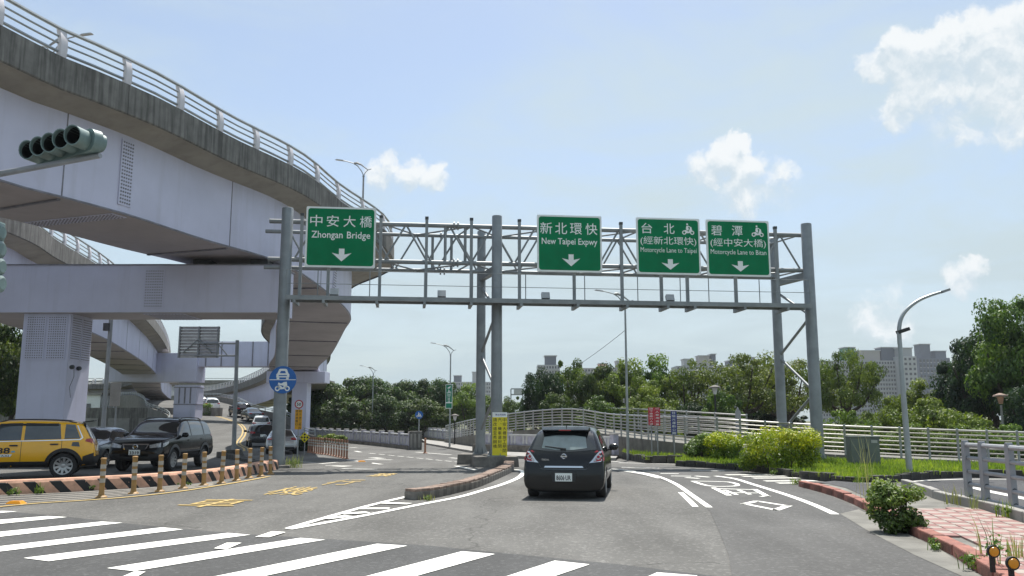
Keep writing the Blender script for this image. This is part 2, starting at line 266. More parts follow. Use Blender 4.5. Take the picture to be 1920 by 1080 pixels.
# ------------------------------------------------------------------ mesh helpers
rnd = random.Random(7)
class MB:
    def __init__(s): s.v = []; s.f = []; s.mi = []; s.c = []; s.uv = None
    def add(s, vs, fs, mi=0):
        o = len(s.v); s.v += [Vector(v) for v in vs]; s.f += [tuple(i + o for i in f) for f in fs]; s.mi += [mi] * len(fs); return s
    def box(s, c, d, rz=0, mi=0, M=None, taper=1.0, bev=0.0):
        x, y, z = d[0] / 2, d[1] / 2, d[2] / 2
        vs = [Vector((a * x * (taper if k > 0 else 1), b * y * (taper if k > 0 else 1), k * z)) for k in (-1, 1) for a, b in ((-1, -1), (1, -1), (1, 1), (-1, 1))]
        if M is None: M = Matrix.Rotation(rz, 3, 'Z')
        return s.add([M @ v + Vector(c) for v in vs], [(3, 2, 1, 0), (4, 5, 6, 7), (0, 1, 5, 4), (1, 2, 6, 5), (2, 3, 7, 6), (3, 0, 4, 7)], mi)
    def tube(s, a, b, r, n=8, r2=None, mi=0, cap=True):
        a, b = Vector(a), Vector(b); d = (b - a)
        if d.length < 1e-6: return s
        q = d.to_track_quat('Z', 'Y').to_matrix(); r2 = r if r2 is None else r2
        vs = []
        for p, rr in ((a, r), (b, r2)):
            for i in range(n):
                t = 2 * math.pi * i / n; vs.append(p + q @ Vector((rr * math.cos(t), rr * math.sin(t), 0)))
        fs = [(i, (i + 1) % n, n + (i + 1) % n, n + i) for i in range(n)]
        if cap: fs += [tuple(range(n))[::-1], tuple(range(n, 2 * n))]
        return s.add(vs, fs, mi)
    def poly(s, pts, r, n=8, mi=0, radii=None):
        pts = [Vector(p) for p in pts]; vs = []; m = len(pts); up = None
        for k, p in enumerate(pts):
            d = (pts[min(k + 1, m - 1)] - pts[max(k - 1, 0)]).normalized()
            if up is None: up = d.orthogonal().normalized()
            up = (up - d * up.dot(d)).normalized(); sd_ = d.cross(up); rr = radii[k] if radii else r
            for i in range(n):
                t = 2 * math.pi * i / n; vs.append(p + (up * math.cos(t) + sd_ * math.sin(t)) * rr)
        fs = [(k * n + i, k * n + (i + 1) % n, (k + 1) * n + (i + 1) % n, (k + 1) * n + i) for k in range(m - 1) for i in range(n)]
        fs += [tuple(range(n))[::-1], tuple(range((m - 1) * n, m * n))]
        return s.add(vs, fs, mi)
    def prism(s, pts, h, M=None, mi=0):     # polygon in xy, extruded along +z by h, then M (4x4)
        n = len(pts); vs = [Vector((p[0], p[1], z)) for z in (0, h) for p in pts]
        if M is not None: vs = [M @ v for v in vs]
        return s.add(vs, [tuple(range(n))[::-1], tuple(range(n, 2 * n))] + [(i, (i + 1) % n, n + (i + 1) % n, n + i) for i in range(n)], mi)
    def lathe(s, prof, n=16, M=None, mi=0, close=False):   # prof: (r, z)
        vs = []; m = len(prof)
        for r_, z in prof:
            for i in range(n):
                t = 2 * math.pi * i / n; vs.append(Vector((r_ * math.cos(t), r_ * math.sin(t), z)))
        if M is not None: vs = [M @ v for v in vs]
        fs = [(k * n + i, k * n + (i + 1) % n, (k + 1) * n + (i + 1) % n, (k + 1) * n + i) for k in range(m - 1) for i in range(n)]
        if not close: fs += [tuple(range(n))[::-1], tuple(range((m - 1) * n, m * n))]
        return s.add(vs, fs, mi)
    def strip(s, A, B, mi=0):               # quads between two polylines
        n = len(A); return s.add(list(A) + list(B), [(i, i + 1, n + i + 1, n + i) for i in range(n - 1)], mi)
    def loft(s, secs, mi=0, closed=True, cap=True):
        n = len(secs[0]); m = len(secs); k = n if closed else n - 1
        fs = [(j * n + i, j * n + (i + 1) % n, (j + 1) * n + (i + 1) % n, (j + 1) * n + i) for j in range(m - 1) for i in range(k)]
        if cap and closed: fs += [tuple(range(n))[::-1], tuple(range((m - 1) * n, m * n))]
        return s.add([v for sec in secs for v in sec], fs, mi)
    def build(s, name, m, parent=None, world=False, smooth=False, ang=35, bevel=0, col=None, fixn=True):
        me = bpy.data.meshes.new(name)
        off = Vector((0, 0, 0))
        if world and parent is not None:
            q = parent
            while q is not None: off += q.location; q = q.parent
        me.from_pydata([tuple(v - off) for v in s.v], [], s.f)
        ms = m if isinstance(m, (list, tuple)) else [m]
        for k in ms: me.materials.append(k)
        if len(ms) > 1: me.polygons.foreach_set('material_index', s.mi)
        if fixn:
            bm = bmesh.new(); bm.from_mesh(me); bmesh.ops.recalc_face_normals(bm, faces=bm.faces)
            if bevel: bmesh.ops.bevel(bm, geom=[e for e in bm.edges if e.is_manifold and e.calc_face_angle(0) > R(40)], offset=bevel, segments=2, affect='EDGES', profile=0.6)
            bm.to_mesh(me); bm.free()
        if col:
            a = me.attributes.new('leaf', 'FLOAT', 'FACE'); a.data.foreach_set('value', col)
        if smooth: me.shade_smooth(); me.set_sharp_from_angle(angle=R(ang))
        o = bpy.data.objects.new(name, me); COL.objects.link(o)
        if parent is not None: o.parent = parent
        return o
def tag(o, label, cat, group=None):
    o['label'] = label; o['category'] = cat
    if group: o['group'] = group
    return o
def struct(o): o['kind'] = 'structure'; return o
def stuff(o): o['kind'] = 'stuff'; return o
def thing(name, label, cat, loc=(0, 0, 0), rz=0, group=None):
    o = bpy.data.objects.new(name, None); COL.objects.link(o); o.location = loc; o.rotation_euler = (0, 0, rz); o.empty_display_size = 0.3
    return tag(o, label, cat, group)
def share(name, src, parent, loc=(0, 0, 0), rz=0, scale=None):
    o = bpy.data.objects.new(name, src.data); COL.objects.link(o); o.parent = parent; o.location = loc; o.rotation_euler = (0, 0, rz)
    if scale: o.scale = scale
    return o
def copy_tree(o, parent=None):
    c = o.copy(); COL.objects.link(c); c.parent = parent
    for ch in o.children: copy_tree(ch, c)
    return c
def smoothline(P, n=6, closed=False):       # Catmull-Rom
    P = [Vector(p) for p in P]; out = []
    for i in range(len(P) - 1):
        a, b, c, d = P[max(i - 1, 0)], P[i], P[i + 1], P[min(i + 2, len(P) - 1)]
        for k in range(n):
            t = k / n
            out.append(0.5 * ((2 * b) + (c - a) * t + (2 * a - 5 * b + 4 * c - d) * t * t + (3 * b - a - 3 * c + d) * t ** 3))
    out.append(P[-1]); return out
def resample(P, step):
    P = [Vector(p) for p in P]; out = [P[0]]; acc = 0
    L_ = sum((P[i + 1] - P[i]).length for i in range(len(P) - 1)); n = max(1, round(L_ / step)); st = L_ / n; need = st
    for i in range(len(P) - 1):
        a, b = P[i], P[i + 1]; d = (b - a).length; t = need
        while t <= d + 1e-6: out.append(a.lerp(b, min(1, t / d))); t += st
        need = t - d
    if len(out) < n + 1: out.append(P[-1])
    return out[:n + 1]
def side(P, off):                           # offset polyline in plan, + = right of travel
    P = [Vector(p) for p in P]; out = []
    for i, p in enumerate(P):
        d = P[min(i + 1, len(P) - 1)] - P[max(i - 1, 0)]; d.z = 0; d.normalize()
        out.append(p + Vector((d.y, -d.x, 0)) * off)
    return out
_tc = {}
def text2d(body, bold=0.0):                 # flat mesh of a piece of writing: verts in xy, faces
    k = (body, bold)
    if k in _tc: return _tc[k]
    c = bpy.data.curves.new('lettering', 'FONT'); c.body = body; c.offset = bold; c.resolution_u = 2
    o = bpy.data.objects.new('lettering', c); COL.objects.link(o)
    me = bpy.data.meshes.new_from_object(o.evaluated_get(bpy.context.evaluated_depsgraph_get()))
    vs = [v.co.copy() for v in me.vertices]; fs = [tuple(p.vertices) for p in me.polygons]
    bpy.data.objects.remove(o); bpy.data.curves.remove(c); bpy.data.meshes.remove(me)
    x0 = min(v.x for v in vs); x1 = max(v.x for v in vs); y0 = min(v.y for v in vs); y1 = max(v.y for v in vs)
    _tc[k] = ([((v.x - x0) / (x1 - x0), (v.y - y0) / (y1 - y0)) for v in vs], fs, (x1 - x0) / (y1 - y0)); return _tc[k]
def put_text(mb, body, M, cx, cy, w=None, h=None, bold=0.02, mi=0):   # M maps sign-plane (x right, y up, z out) to space
    vs, fs, asp = text2d(body, bold)
    if w is None: w = h * asp
    if h is None: h = w / asp
    mb.add([M @ Vector((cx + (a - .5) * w, cy + (b - .5) * h, 0)) for a, b in vs], fs, mi)
def plane_M(o, xdir, up=(0, 0, 1)):         # sign plane frame: x along xdir, y up, z towards the reader
    x = Vector(xdir).normalized(); u = Vector(up); n_ = x.cross(u).normalized(); u = n_.cross(x).normalized()
    m_ = Matrix.Identity(4)
    for i in range(3): m_[i][0] = x[i]; m_[i][1] = u[i]; m_[i][2] = n_[i]; m_[i][3] = o[i]
    return m_
def rrect(w, h, r, n=4, cx=0, cy=0):
    out = []
    for sx, sy, a0 in ((1, 1, 0), (-1, 1, 90), (-1, -1, 180), (1, -1, 270)):
        for k in range(n + 1):
            a = R(a0 + 90 * k / n); out.append((cx + sx * (w / 2 - r) + r * math.cos(a), cy + sy * (h / 2 - r) + r * math.sin(a)))
    return out
def disc(r, n=28, cx=0, cy=0): return [(cx + r * math.cos(2 * math.pi * i / n), cy + r * math.sin(2 * math.pi * i / n)) for i in range(n)]
def flat(mb, pts, M, z=0.0, mi=0): mb.add([M @ Vector((p[0], p[1], z)) for p in pts], [tuple(range(len(pts)))], mi)
def ring(mb, r0, r1, M, z=0, n=24, cx=0, cy=0, mi=0):
    A = disc(r0, n, cx, cy); B = disc(r1, n, cx, cy)
    mb.add([M @ Vector((p[0], p[1], z)) for p in A + B], [(i, (i + 1) % n, n + (i + 1) % n, n + i) for i in range(n)], mi)
# ------------------------------------------------------------------ ground, road, markings
def inpoly(x, y, P):
    c = False; n = len(P)
    for i in range(n):
        a, b = P[i], P[(i + 1) % n]
        if (a[1] > y) != (b[1] > y) and x < (b[0] - a[0]) * (y - a[1]) / (b[1] - a[1]) + a[0]: c = not c
    return c
mb = MB(); mb.add([(-900, -150, -0.75), (900, -150, -0.75), (900, 950, -0.75), (-900, 950, -0.75)], [(0, 1, 2, 3)])
struct(mb.build('ground', M_GRND, fixn=False))
ys = [-25, 29] + [30 + k * 1.5 for k in range(13)] + [75]
mb = MB(); mb.strip([(-60, y, zr(y)) for y in ys], [(26, y, zr(y)) for y in ys]); road = struct(mb.build('road', M_ASPH, fixn=False))
def gpoly(name, px, dz, m, parent=road, extra=()):
    mb = MB(); P = [G(x, y, dz) for x, y in px] + [Vector(e) for e in extra]
    mb.add(P, [tuple(range(len(P)))]); o = mb.build(name, m, parent, fixn=False)
    if o.data.polygons[0].normal.z < 0: o.data.flip_normals()
    return o
def gline(name, px, w, m, dz=0.010, parent=road, n=6, world=None, w2=None):
    P = smoothline([G(x, y) for x, y in px] if world is None else world, n); P = [Vector((p.x, p.y, zr(p.y) + dz)) for p in P]
    ws = [w + ((w2 or w) - w) * i / (len(P) - 1) for i in range(len(P))]
    A = []; B = []
    for i, p in enumerate(P):
        d = P[min(i + 1, len(P) - 1)] - P[max(i - 1, 0)]; d.z = 0; d.normalize(); q = Vector((d.y, -d.x, 0)) * ws[i] / 2
        A.append(p - q); B.append(p + q)
    mb = MB(); mb.strip(A, B); o = mb.build(name, m, parent, fixn=False)
    if o.data.polygons[0].normal.z < 0: o.data.flip_normals()
    return o
far_edge = [(-260, 930), (0, 957.7), (128, 969), (233, 981), (345, 992), (474, 1002), (547, 1006.5), (700, 1016), (794, 1022), (958, 1038), (1169, 1059), (1305, 1075.6), (1500, 1098)]
gpoly('new_asphalt_band', far_edge, 0.004, M_ASPH_D, extra=[(20, 7, 0.004), (20, -24, 0.004), (-50, -24, 0.004), (-50, 16, 0.004)])
gpoly('cycle_lane_surface', [(1372, 1080), (1366, 1040), (1350, 1000), (1331, 958), (1303, 928), (1268, 908), (1228, 895), (1180, 887), (1300, 882), (1400, 886), (1480, 903), (1496, 912), (1560, 931), (1632, 964), (1697, 998), (1772, 1036), (1839, 1080), (1900, 1120), (1400, 1160)], 0.0065, M_ASPH_L)
STR = [[(-60, 979), (89, 967.5), (126, 969.4), (-60, 988)], [(-60, 1003), (191, 977.8), (230, 980), (-60, 1013)], [(-60, 1031), (304, 988.7), (343.5, 992.4), (-60, 1041)],
       [(44, 1046), (426.5, 999), (470, 1002.5), (91, 1052)], [(200.5, 1065), (563, 1008.4), (610, 1011.7), (251.5, 1070.7)], [(350, 1091), (707, 1019.4), (764, 1023), (420, 1096)],
       [(560, 1113), (866, 1033.5), (928, 1038.6), (640, 1119)], [(830, 1119), (1040, 1051), (1105.5, 1058), (900, 1127)], [(1125, 1120), (1232, 1073), (1308, 1079), (1215, 1128)],
       [(-60, 962), (5, 957.8), (32, 959), (-60, 966)]]
for q in STR: gpoly('crosswalk_stripe', q, 0.012, M_WHITE)
for q in ([(401, 1028), (425, 1017.5), (453, 1017.5), (425, 1029.5)], [(478, 1006.5), (510, 996), (536, 997.5), (505, 1007)], [(215, 1087), (251, 1071.5), (273, 1071.5), (245, 1088)]):
    gpoly('lane_dash', q, 0.016, M_WHITE)
# gore before the median
gline('edge_line', [(541, 993), (620, 979), (700, 964), (780, 948), (860, 932.5), (901, 921), (941, 909), (970, 897), (981, 887), (976, 882.5), (964, 881)], 0.16, M_WHITE, n=8)
gline('gore_line', [(541, 992), (620, 969), (700, 947), (772, 930)], 0.14, M_WHITE, 0.014)
for a, b in (((608, 974), (655, 969)), ((640, 965), (690, 962)), ((672, 955), (730, 955)), ((710, 944), (768, 946))):
    gline('gore_hatch', [a, b], 0.26, M_WHITE, 0.018)
# left lane: yellow characters, worn
def ground_text(name, ch, quad, m, bold=0.0, dz=0.013):  # quad: far-left, far-right, near-right, near-left
    Q = [G(x, y) for x, y in quad]; vs, fs, _ = text2d(ch, bold); mb = MB(); out = []
    for a, b in vs:
        p = (Q[3] * (1 - a) + Q[2] * a) * (1 - b) + (Q[0] * (1 - a) + Q[1] * a) * b; out.append((p.x, p.y, zr(p.y) + dz))
    mb.add(out, fs); o = mb.build(name, m, road, fixn=False)
    if o.data.polygons[0].normal.z < 0: o.data.flip_normals()
    return o
ground_text('lane_lettering', '車', [(392, 936), (484, 937), (425, 953), (318, 951)], M_YEL, 0.0)
ground_text('lane_lettering', '機', [(545, 913), (606, 914), (560, 929), (482, 928)], M_YEL, 0.0)
ground_text('lane_lettering', '行', [(640, 900), (690, 900), (655, 910), (590, 910)], M_YEL, 0.0)
ground_text('lane_lettering', '禁', [(712, 888), (750, 888), (728, 894), (682, 894)], M_YEL, 0.015)
# hatched margin at the striped kerb
for k in range(5):
    gline('margin_line', [(-40, 931 + 4.2 * k), (90, 926 + 3.6 * k), (190, 921.5 + 3.0 * k), (300, 914.5 + 2 * k), (400, 906 + 1.1 * k)], 0.10, M_MARG, 0.011)
gline('yellow_edge_line', [(-40, 955), (65, 945), (160, 939), (250, 932), (345, 921), (440, 906), (505, 894)], 0.13, M_YEL, 0.015)
# cycle lane markings
gline('lane_line', [(1330, 956 - 4), (1296, 928), (1265, 907), (1228, 892), (1180, 883), (1140, 879)], 0.13, M_WHITE)
gline('lane_line', [(1304, 951), (1290, 937), (1276, 924)], 0.12, M_WHITE)
gline('lane_line', [(1236, 897), (1205, 889), (1172, 884)], 0.13, M_WHITE)
gline('lane_line', [(1341, 893), (1377, 898), (1413, 909), (1455, 922), (1491, 934), (1528, 948), (1566, 965)], 0.15, M_WHITE)
Z1 = lambda x, y: (1150 + x / 3.84, 740 + y / 3.84)
def strokes(L_, w, closed=False):
    for s_ in L_: gline('lane_lettering', [Z1(*p) for p in s_], w, M_WHITE, 0.012, n=1)
for s_, w in (([(935, 792), (1033, 770)], .20), ([(1020, 768), (1262, 806)], .16), ([(1262, 803), (1165, 836)], .22), ([(1180, 836), (935, 788)], .16),
              ([(720, 673), (835, 729)], .18), ([(720, 679), (1030, 688)], .16), ([(1015, 684), (1110, 736)], .18), ([(1060, 737), (1125, 733)], .18), ([(800, 690), (890, 724)], .14), ([(900, 690), (985, 722)], .14), ([(780, 708), (1040, 712)], .13),
              ([(570, 625), (800, 630), (870, 640), (895, 652), (860, 662), (690, 660), (570, 625)], .17),
              ([(415, 588), (560, 590)], .2), ([(520, 600), (620, 606)], .22), ([(590, 588), (690, 597)], .2), ([(340, 570), (470, 572)], .2), ([(210, 552), (330, 558)], .16)):
    gline('lane_lettering', [Z1(*p) for p in s_], w * .72, M_WHITE, 0.013, n=4 if len(s_) > 3 else 1)
for a, b, c_ in ((810, 1160, 581), (930, 1270, 592), (1005, 1380, 605), (1090, 1460, 626), (1180, 1590, 641), (1490, 1700, 658)):
    gline('crosswalk_stripe', [Z1(a, c_), Z1(b, c_ - 2)], 0.34, M_WHITE_W, 0.017, n=1)
for a, b, c_ in ((60, 330, 525), (560, 800, 545)):
    gline('faded_line', [Z1(a, c_), Z1(b, c_ + 6)], 0.22, M_WHITE_W, 0.009, n=1)
# junction beyond the gantry
for s_, w in (([(655, 840), (669, 839)], .25), ([(666, 846), (676, 848)], .25), ([(684, 862), (735, 862.5)], .34), ([(698, 858.5), (716, 860)], .5), ([(650, 862), (715, 871)], .2), ([(600, 870), (632, 867)], .2),
              ([(640, 879), (705, 880.5)], .3), ([(628, 874), (650, 875)], .4), ([(610, 873.5), (660, 874)], .15), ([(780, 848), (846, 853)], .22), ([(843, 858.5), (885, 862)], .25), ([(880, 854), (905, 855)], .25), ([(855, 874), (892, 882)], .2),
              ([(560, 866), (590, 868)], .2), ([(985, 855), (1160, 866)], .2), ([(1160, 868), (1330, 872)], .2)):
    gline('faded_line', s_, w, M_WHITE_W, 0.010, n=1)
for k in range(11):
    t = k / 10; gline('lane_dash', [(692 + 178 * t, 850 + 18 * t), (704 + 178 * t, 851.3 + 18 * t)], .13, M_WHITE_W, 0.012, n=1)
for k, (x, y) in enumerate(((30, 944.5), (678, 866))):   # yellow road studs
    p = G(x, y); t = MB(); t.box((0, 0, .03), (.34, .22, .06), taper=.6); o = t.build('base', M_AMBER, None, bevel=.008)
    o.name = 'road_stud'; o.location = p; o.rotation_euler = (0, 0, .3 * k); tag(o, ['raised yellow plastic road stud at the foot of the striped kerb', 'raised amber road stud between the faded arrows beyond the gantry'][k], 'road stud')
# manhole cover
# concrete gutter by the red kerb
gpoly('gutter', [(1575, 963), (1632, 998), (1716, 1041), (1801, 1079), (1850, 1100), (1890, 1100), (1839, 1080), (1772, 1036), (1697, 998), (1650, 974), (1610, 955)], 0.0105, M_GUT)
# ------------------------------------------------------------------ kerbs
def blocks(name, path, step, w, h, m, parent, z0=None, gap=0.012, jit=0.01, offset=0.0, ms=None):
    P = resample(path, step); out = []
    for i in range(len(P) - 1):
        a, b = P[i], P[i + 1]; d = b - a; ln = math.hypot(d.x, d.y); rz = math.atan2(d.y, d.x); c = (a + b) / 2
        nrm = Vector((d.y, -d.x, 0)).normalized() * (w / 2 + offset)
        mb = MB(); k = h + rnd.uniform(-jit, jit) * 2; mb.box((0, 0, k / 2 - 0.03), (ln - gap, w + rnd.uniform(-jit, jit), k + 0.06), taper=0.95)
        o = mb.build(name, ms[i % len(ms)] if ms else m, parent, bevel=0.018); o.location = (c.x + nrm.x, c.y + nrm.y, zr(c.y) if z0 is None else z0); o.rotation_euler = (0, 0, rz + rnd.uniform(-jit, jit)); out.append(o)
    return out
def stripemat():
    mt = mat('kerb_striped', (0.66, 0.38, 0.26), 0.85, var=0.16, scale=5, bump=0.3, dirt=0.55, dirtcol=(0.16, 0.12, 0.09))
    nt = mt.node_tree; N = nt.nodes; L = nt.links; b = N['Principled BSDF']; src = b.inputs['Base Color'].links[0].from_socket
    u = N.new('ShaderNodeUVMap'); s = N.new('ShaderNodeSeparateXYZ'); L.new(u.outputs[0], s.inputs[0])
    def m(op, a, c):
        o = N.new('ShaderNodeMath'); o.operation = op
        for i, v in enumerate((a, c)):
            if isinstance(v, (int, float)): o.inputs[i].default_value = v
            else: L.new(v, o.inputs[i])
        return o.outputs[0]
    tc = N.new('ShaderNodeTexCoord'); ns = N.new('ShaderNodeTexNoise'); ns.inputs['Scale'].default_value = 9; ns.inputs['Detail'].default_value = 6; L.new(tc.outputs['Object'], ns.inputs['Vector'])
    f = m('FRACT', m('ADD', m('DIVIDE', m('ADD', s.outputs[0], m('MULTIPLY', s.outputs[1], .95)), 0.54), m('MULTIPLY', ns.outputs[0], 0.06)), 0)
    blk = m('MULTIPLY', m('GREATER_THAN', f, 0.53), m('LESS_THAN', s.outputs[1], 0.275))
    wear = m('LESS_THAN', ns.outputs[0], 0.70); blk = m('MULTIPLY', blk, wear)
    mx = N.new('ShaderNodeMix'); mx.data_type = 'RGBA'; L.new(blk, mx.inputs[0]); L.new(src, mx.inputs[6]); mx.inputs[7].default_value = (0.022, 0.022, 0.023, 1)
    L.new(mx.outputs[2], b.inputs['Base Color']); return mt
def uv_kerb(name, path, prof, m, parent):
    P = path; vs = []; uv = []; s_ = 0; n = len(prof)
    for i, p in enumerate(P):
        if i: s_ += (P[i] - P[i - 1]).length
        d = P[min(i + 1, len(P) - 1)] - P[max(i - 1, 0)]; d.z = 0; d.normalize(); q = Vector((d.y, -d.x, 0))
        for o, z in prof: vs.append(p + q * o + Vector((0, 0, z))); uv.append((s_, z))
    mb = MB(); mb.add(vs, [(j * n + i, j * n + i + 1, (j + 1) * n + i + 1, (j + 1) * n + i) for j in range(len(P) - 1) for i in range(n - 1)] + [tuple(range(n)), tuple(range((len(P) - 1) * n, len(P) * n))])
    o = mb.build(name, m, parent); l = o.data.uv_layers.new(name='UVMap')
    for lp in o.data.loops: l.data[lp.index].uv = uv[lp.vertex_index]
    return o
KL = smoothline([G(x, y) for x, y in ((-120, 935), (0, 928.5), (104, 924), (185, 919), (284, 913), (343, 908), (387, 904), (440, 896), (490, 886), (522, 880))], 5)
KL = resample(KL, .5)
prof = [(0.0, -0.05), (-0.01, 0.25), (-0.05, 0.315), (-0.27, 0.32), (-0.31, 0.28), (-0.32, -0.05)]
lk = uv_kerb('striped_kerb', KL, prof, stripemat(), None)
tag(lk, 'long peach kerb with slanting black stripes between the yellow taxi and the road', 'kerb')
def bollard(name, h, r, label, p, group, bands=True, m=M_OCHRE, rz=0, tilt=0):
    t = thing(name, label, 'bollard', p, rz, group); t.rotation_euler = (tilt, tilt * .6, rz)
    a = MB(); a.lathe([(r * 2.3, 0), (r * 2.2, .025), (r * 1.6, .05), (r * 1.25, .06)], 12); a.build('base', m, t, smooth=True)
    a = MB(); a.lathe([(r * 1.2, .05), (r, .15), (r, h - .05), (r * 1.12, h - .04), (r * 1.12, h - .01), (r * .8, h)], 12); a.build('post', m, t, smooth=True)
    if bands:
        for k in range(3):
            a = MB(); z = h - .14 - k * .15; a.lathe([(r * 1.05, z - .09), (r * 1.05, z)], 12); a.build('reflective_band', M_BWHITE, t, smooth=True)
    return t
BP = [(189.6, 934), (250, 927), (299, 923), (343, 917), (382, 911), (415, 907), (443.5, 902), (467, 897), (489, 894), (507, 890)]
b0 = bollard('lane_bollard', .86, .055, 'ochre flexible bollard with white bands in the row along the striped kerb', G(*BP[0], -.005), 'bollards along the striped kerb')
for i, q in enumerate(BP[1:]):
    c = copy_tree(b0); c.location = G(*q, -.005); c.rotation_euler = (rnd.uniform(-.03, .03), rnd.uniform(-.03, .04), rnd.uniform(0, 3))
# centre median of weathered blocks
KM = smoothline([G(x, y) for x, y in ((779, 938), (815, 934), (860, 924), (900, 913), (941, 895), (962, 884), (964, 876))], 6)
med = thing('median_kerb', 'low median kerb of weathered brown blocks curving to the gantry posts', 'kerb', G(860, 915))
def mblocks(path, step, w, h, parent):
    P = resample(path, step)
    for i in range(len(P) - 1):
        a, b = P[i], P[i + 1]; d = b - a; c = (a + b) / 2; q = Vector((d.y, -d.x, 0)).normalized() * (-w / 2); rz = math.atan2(d.y, d.x); L0 = math.hypot(d.x, d.y)
        lo = Vector((c.x + q.x, c.y + q.y, zr(c.y))) - parent.location
        k = MB(); k.box((0, 0, h * .42 - .03), (L0 - .004, w, h * .84 + .06), taper=.97); o = k.build('kerb_stone', M_STONE, parent, bevel=.012); o.location = lo; o.rotation_euler = (0, 0, rz)
        if rnd.random() < .93:
            k = MB(); k.box((0, 0, .025), (L0 - .03 - rnd.random() * .05, w * rnd.uniform(.86, 1.0), .05 + rnd.random() * .015)); o = k.build('cap_brick', M_CAPB, parent, bevel=.012)
            o.location = lo + Vector((0, 0, h * .85)); o.rotation_euler = (rnd.uniform(-.03, .03), rnd.uniform(-.03, .03), rz + rnd.uniform(-.05, .05))
M_CAPB = mat('cap_brick', (0.27, 0.195, 0.155), .9, var=.3, scale=7, bump=.6, bscale=25, dirt=.6, dirtcol=(.12, .10, .085))
mblocks(KM, .42, .36, .20, med)
# red kerb and tiled sidewalk at the right
KR = smoothline([G(x, y) for x, y in ((1496, 912), (1527, 920), (1560, 930), (1600, 946), (1632, 963), (1665, 980), (1697, 997), (1728, 1013), (1772, 1034), (1813, 1061), (1860, 1092), (1960, 1170))], 5)
SR = [atz(x, y, .1) for x, y in ((1565, 905), (1640, 905), (1700, 912), (1777, 942), (1844, 957), (1920, 981), (2100, 1040))]
sp = [Vector((p.x, p.y, .10)) for p in side(KR, -.06)] + [Vector((p.x, p.y, .10)) for p in reversed(SR)]
mb = MB(); mb.add(sp, [tuple(range(len(sp)))]); o = mb.build('sidewalk', M_GUT, fixn=False)
if o.data.polygons[0].normal.z < 0: o.data.flip_normals()
sidewalk = struct(o)
for o in blocks('kerb_block', KR, .95, .20, .145, M_REDK, sidewalk, offset=-.20, jit=.008): pass
KRi = side(KR, -.24)
pl = [(p.x, p.y) for p in KRi] + [(p.x, p.y) for p in reversed(SR)]
d = (KR[24] - KR[50]); d.z = 0; d.normalize(); e = Vector((d.y, -d.x, 0)); o0 = KR[45]
TS = .27; tile = {}
for c_ in (0, 1):
    mb = MB(); mb.box((0, 0, .013), (TS - .012, TS - .012, .03)); t = mb.build('paving_tile', (M_TILER, M_TILEW)[c_], sidewalk, bevel=.003); tile[c_] = t
first = {0: 1, 1: 1}; nt_ = 0
for i in range(-24, 26):
    for j in range(-2, 24):
        q = o0 + d * (i * TS) + e * (j * TS)
        if nt_ >= 298 or not (8.6 < q.y < 15.6) or not inpoly(q.x, q.y, pl): continue
        f = ray(0, 0); px = 960 + FPX * q.x / (q.y * CP)
        if px > 1960: continue
        c_ = (i + j) % 2 if rnd.random() > .03 else 0; nt_ += 1
        t = tile[c_] if first[c_] else share('paving_tile', tile[c_], sidewalk)
        first[c_] = 0; t.location = (q.x, q.y, .10 + rnd.uniform(-.002, .003)); t.rotation_euler = (0, 0, math.atan2(d.y, d.x) + rnd.uniform(-.008, .008))
rp_ = [atz(x, y, .10) for x, y in ((1500, 908), (1565, 902), (1640, 908), (1690, 915), (1690, 935), (1650, 943), (1618, 929), (1585, 915), (1550, 907), (1520, 904))]
mb = MB(); mb.add([(p.x, p.y, .108) for p in rp_], [tuple(range(len(rp_)))]); o = mb.build('asphalt_patch', M_ASPH_C, sidewalk, fixn=False)
if o.data.polygons[0].normal.z < 0: o.data.flip_normals()
# side path behind the railing
pp = [(1690, 903), (1800, 896), (1960, 899), (2200, 910), (2200, 1010), (1960, 985), (1780, 938), (1705, 910)]
P = [atz(x, y, .06) for x, y in pp]; mb = MB(); mb.add(P, [tuple(range(len(P)))]); o = mb.build('side_path', M_ASPH_C, fixn=False)
if o.data.polygons[0].normal.z < 0: o.data.flip_normals()
struct(o); spath = o
A = [atz(x, y, .066) for x, y in ((1690, 903), (1740, 900), (1800, 898), (1870, 898), (1960, 900))]
for pts, w in ((A, .14), ([atz(x, y, .066) for x, y in ((1828, 912), (1860, 920), (1900, 928), (1960, 940))], .25)):
    q = side(pts, w); mb = MB(); mb.strip([p for p in pts], [p for p in q]); o = mb.build('path_line', M_WHITE_W, spath, fixn=False)
    if o.data.polygons[0].normal.z < 0: o.data.flip_normals()
WL = smoothline([atz(x, y, .0) for x, y in ((1703, 921), (1740, 933), (1772, 947), (1810, 957), (1850, 966), (1900, 980), (1990, 1010))], 4)
for p in WL: p.z = 0
lw = thing('path_kerb', 'low grey concrete kerb wall between the tiled sidewalk and the side path', 'kerb', WL[0])
for o in blocks('kerb_stone', [p - WL[0] for p in WL], 1.0, .16, .27, M_CONC, lw, z0=0, jit=.004): pass
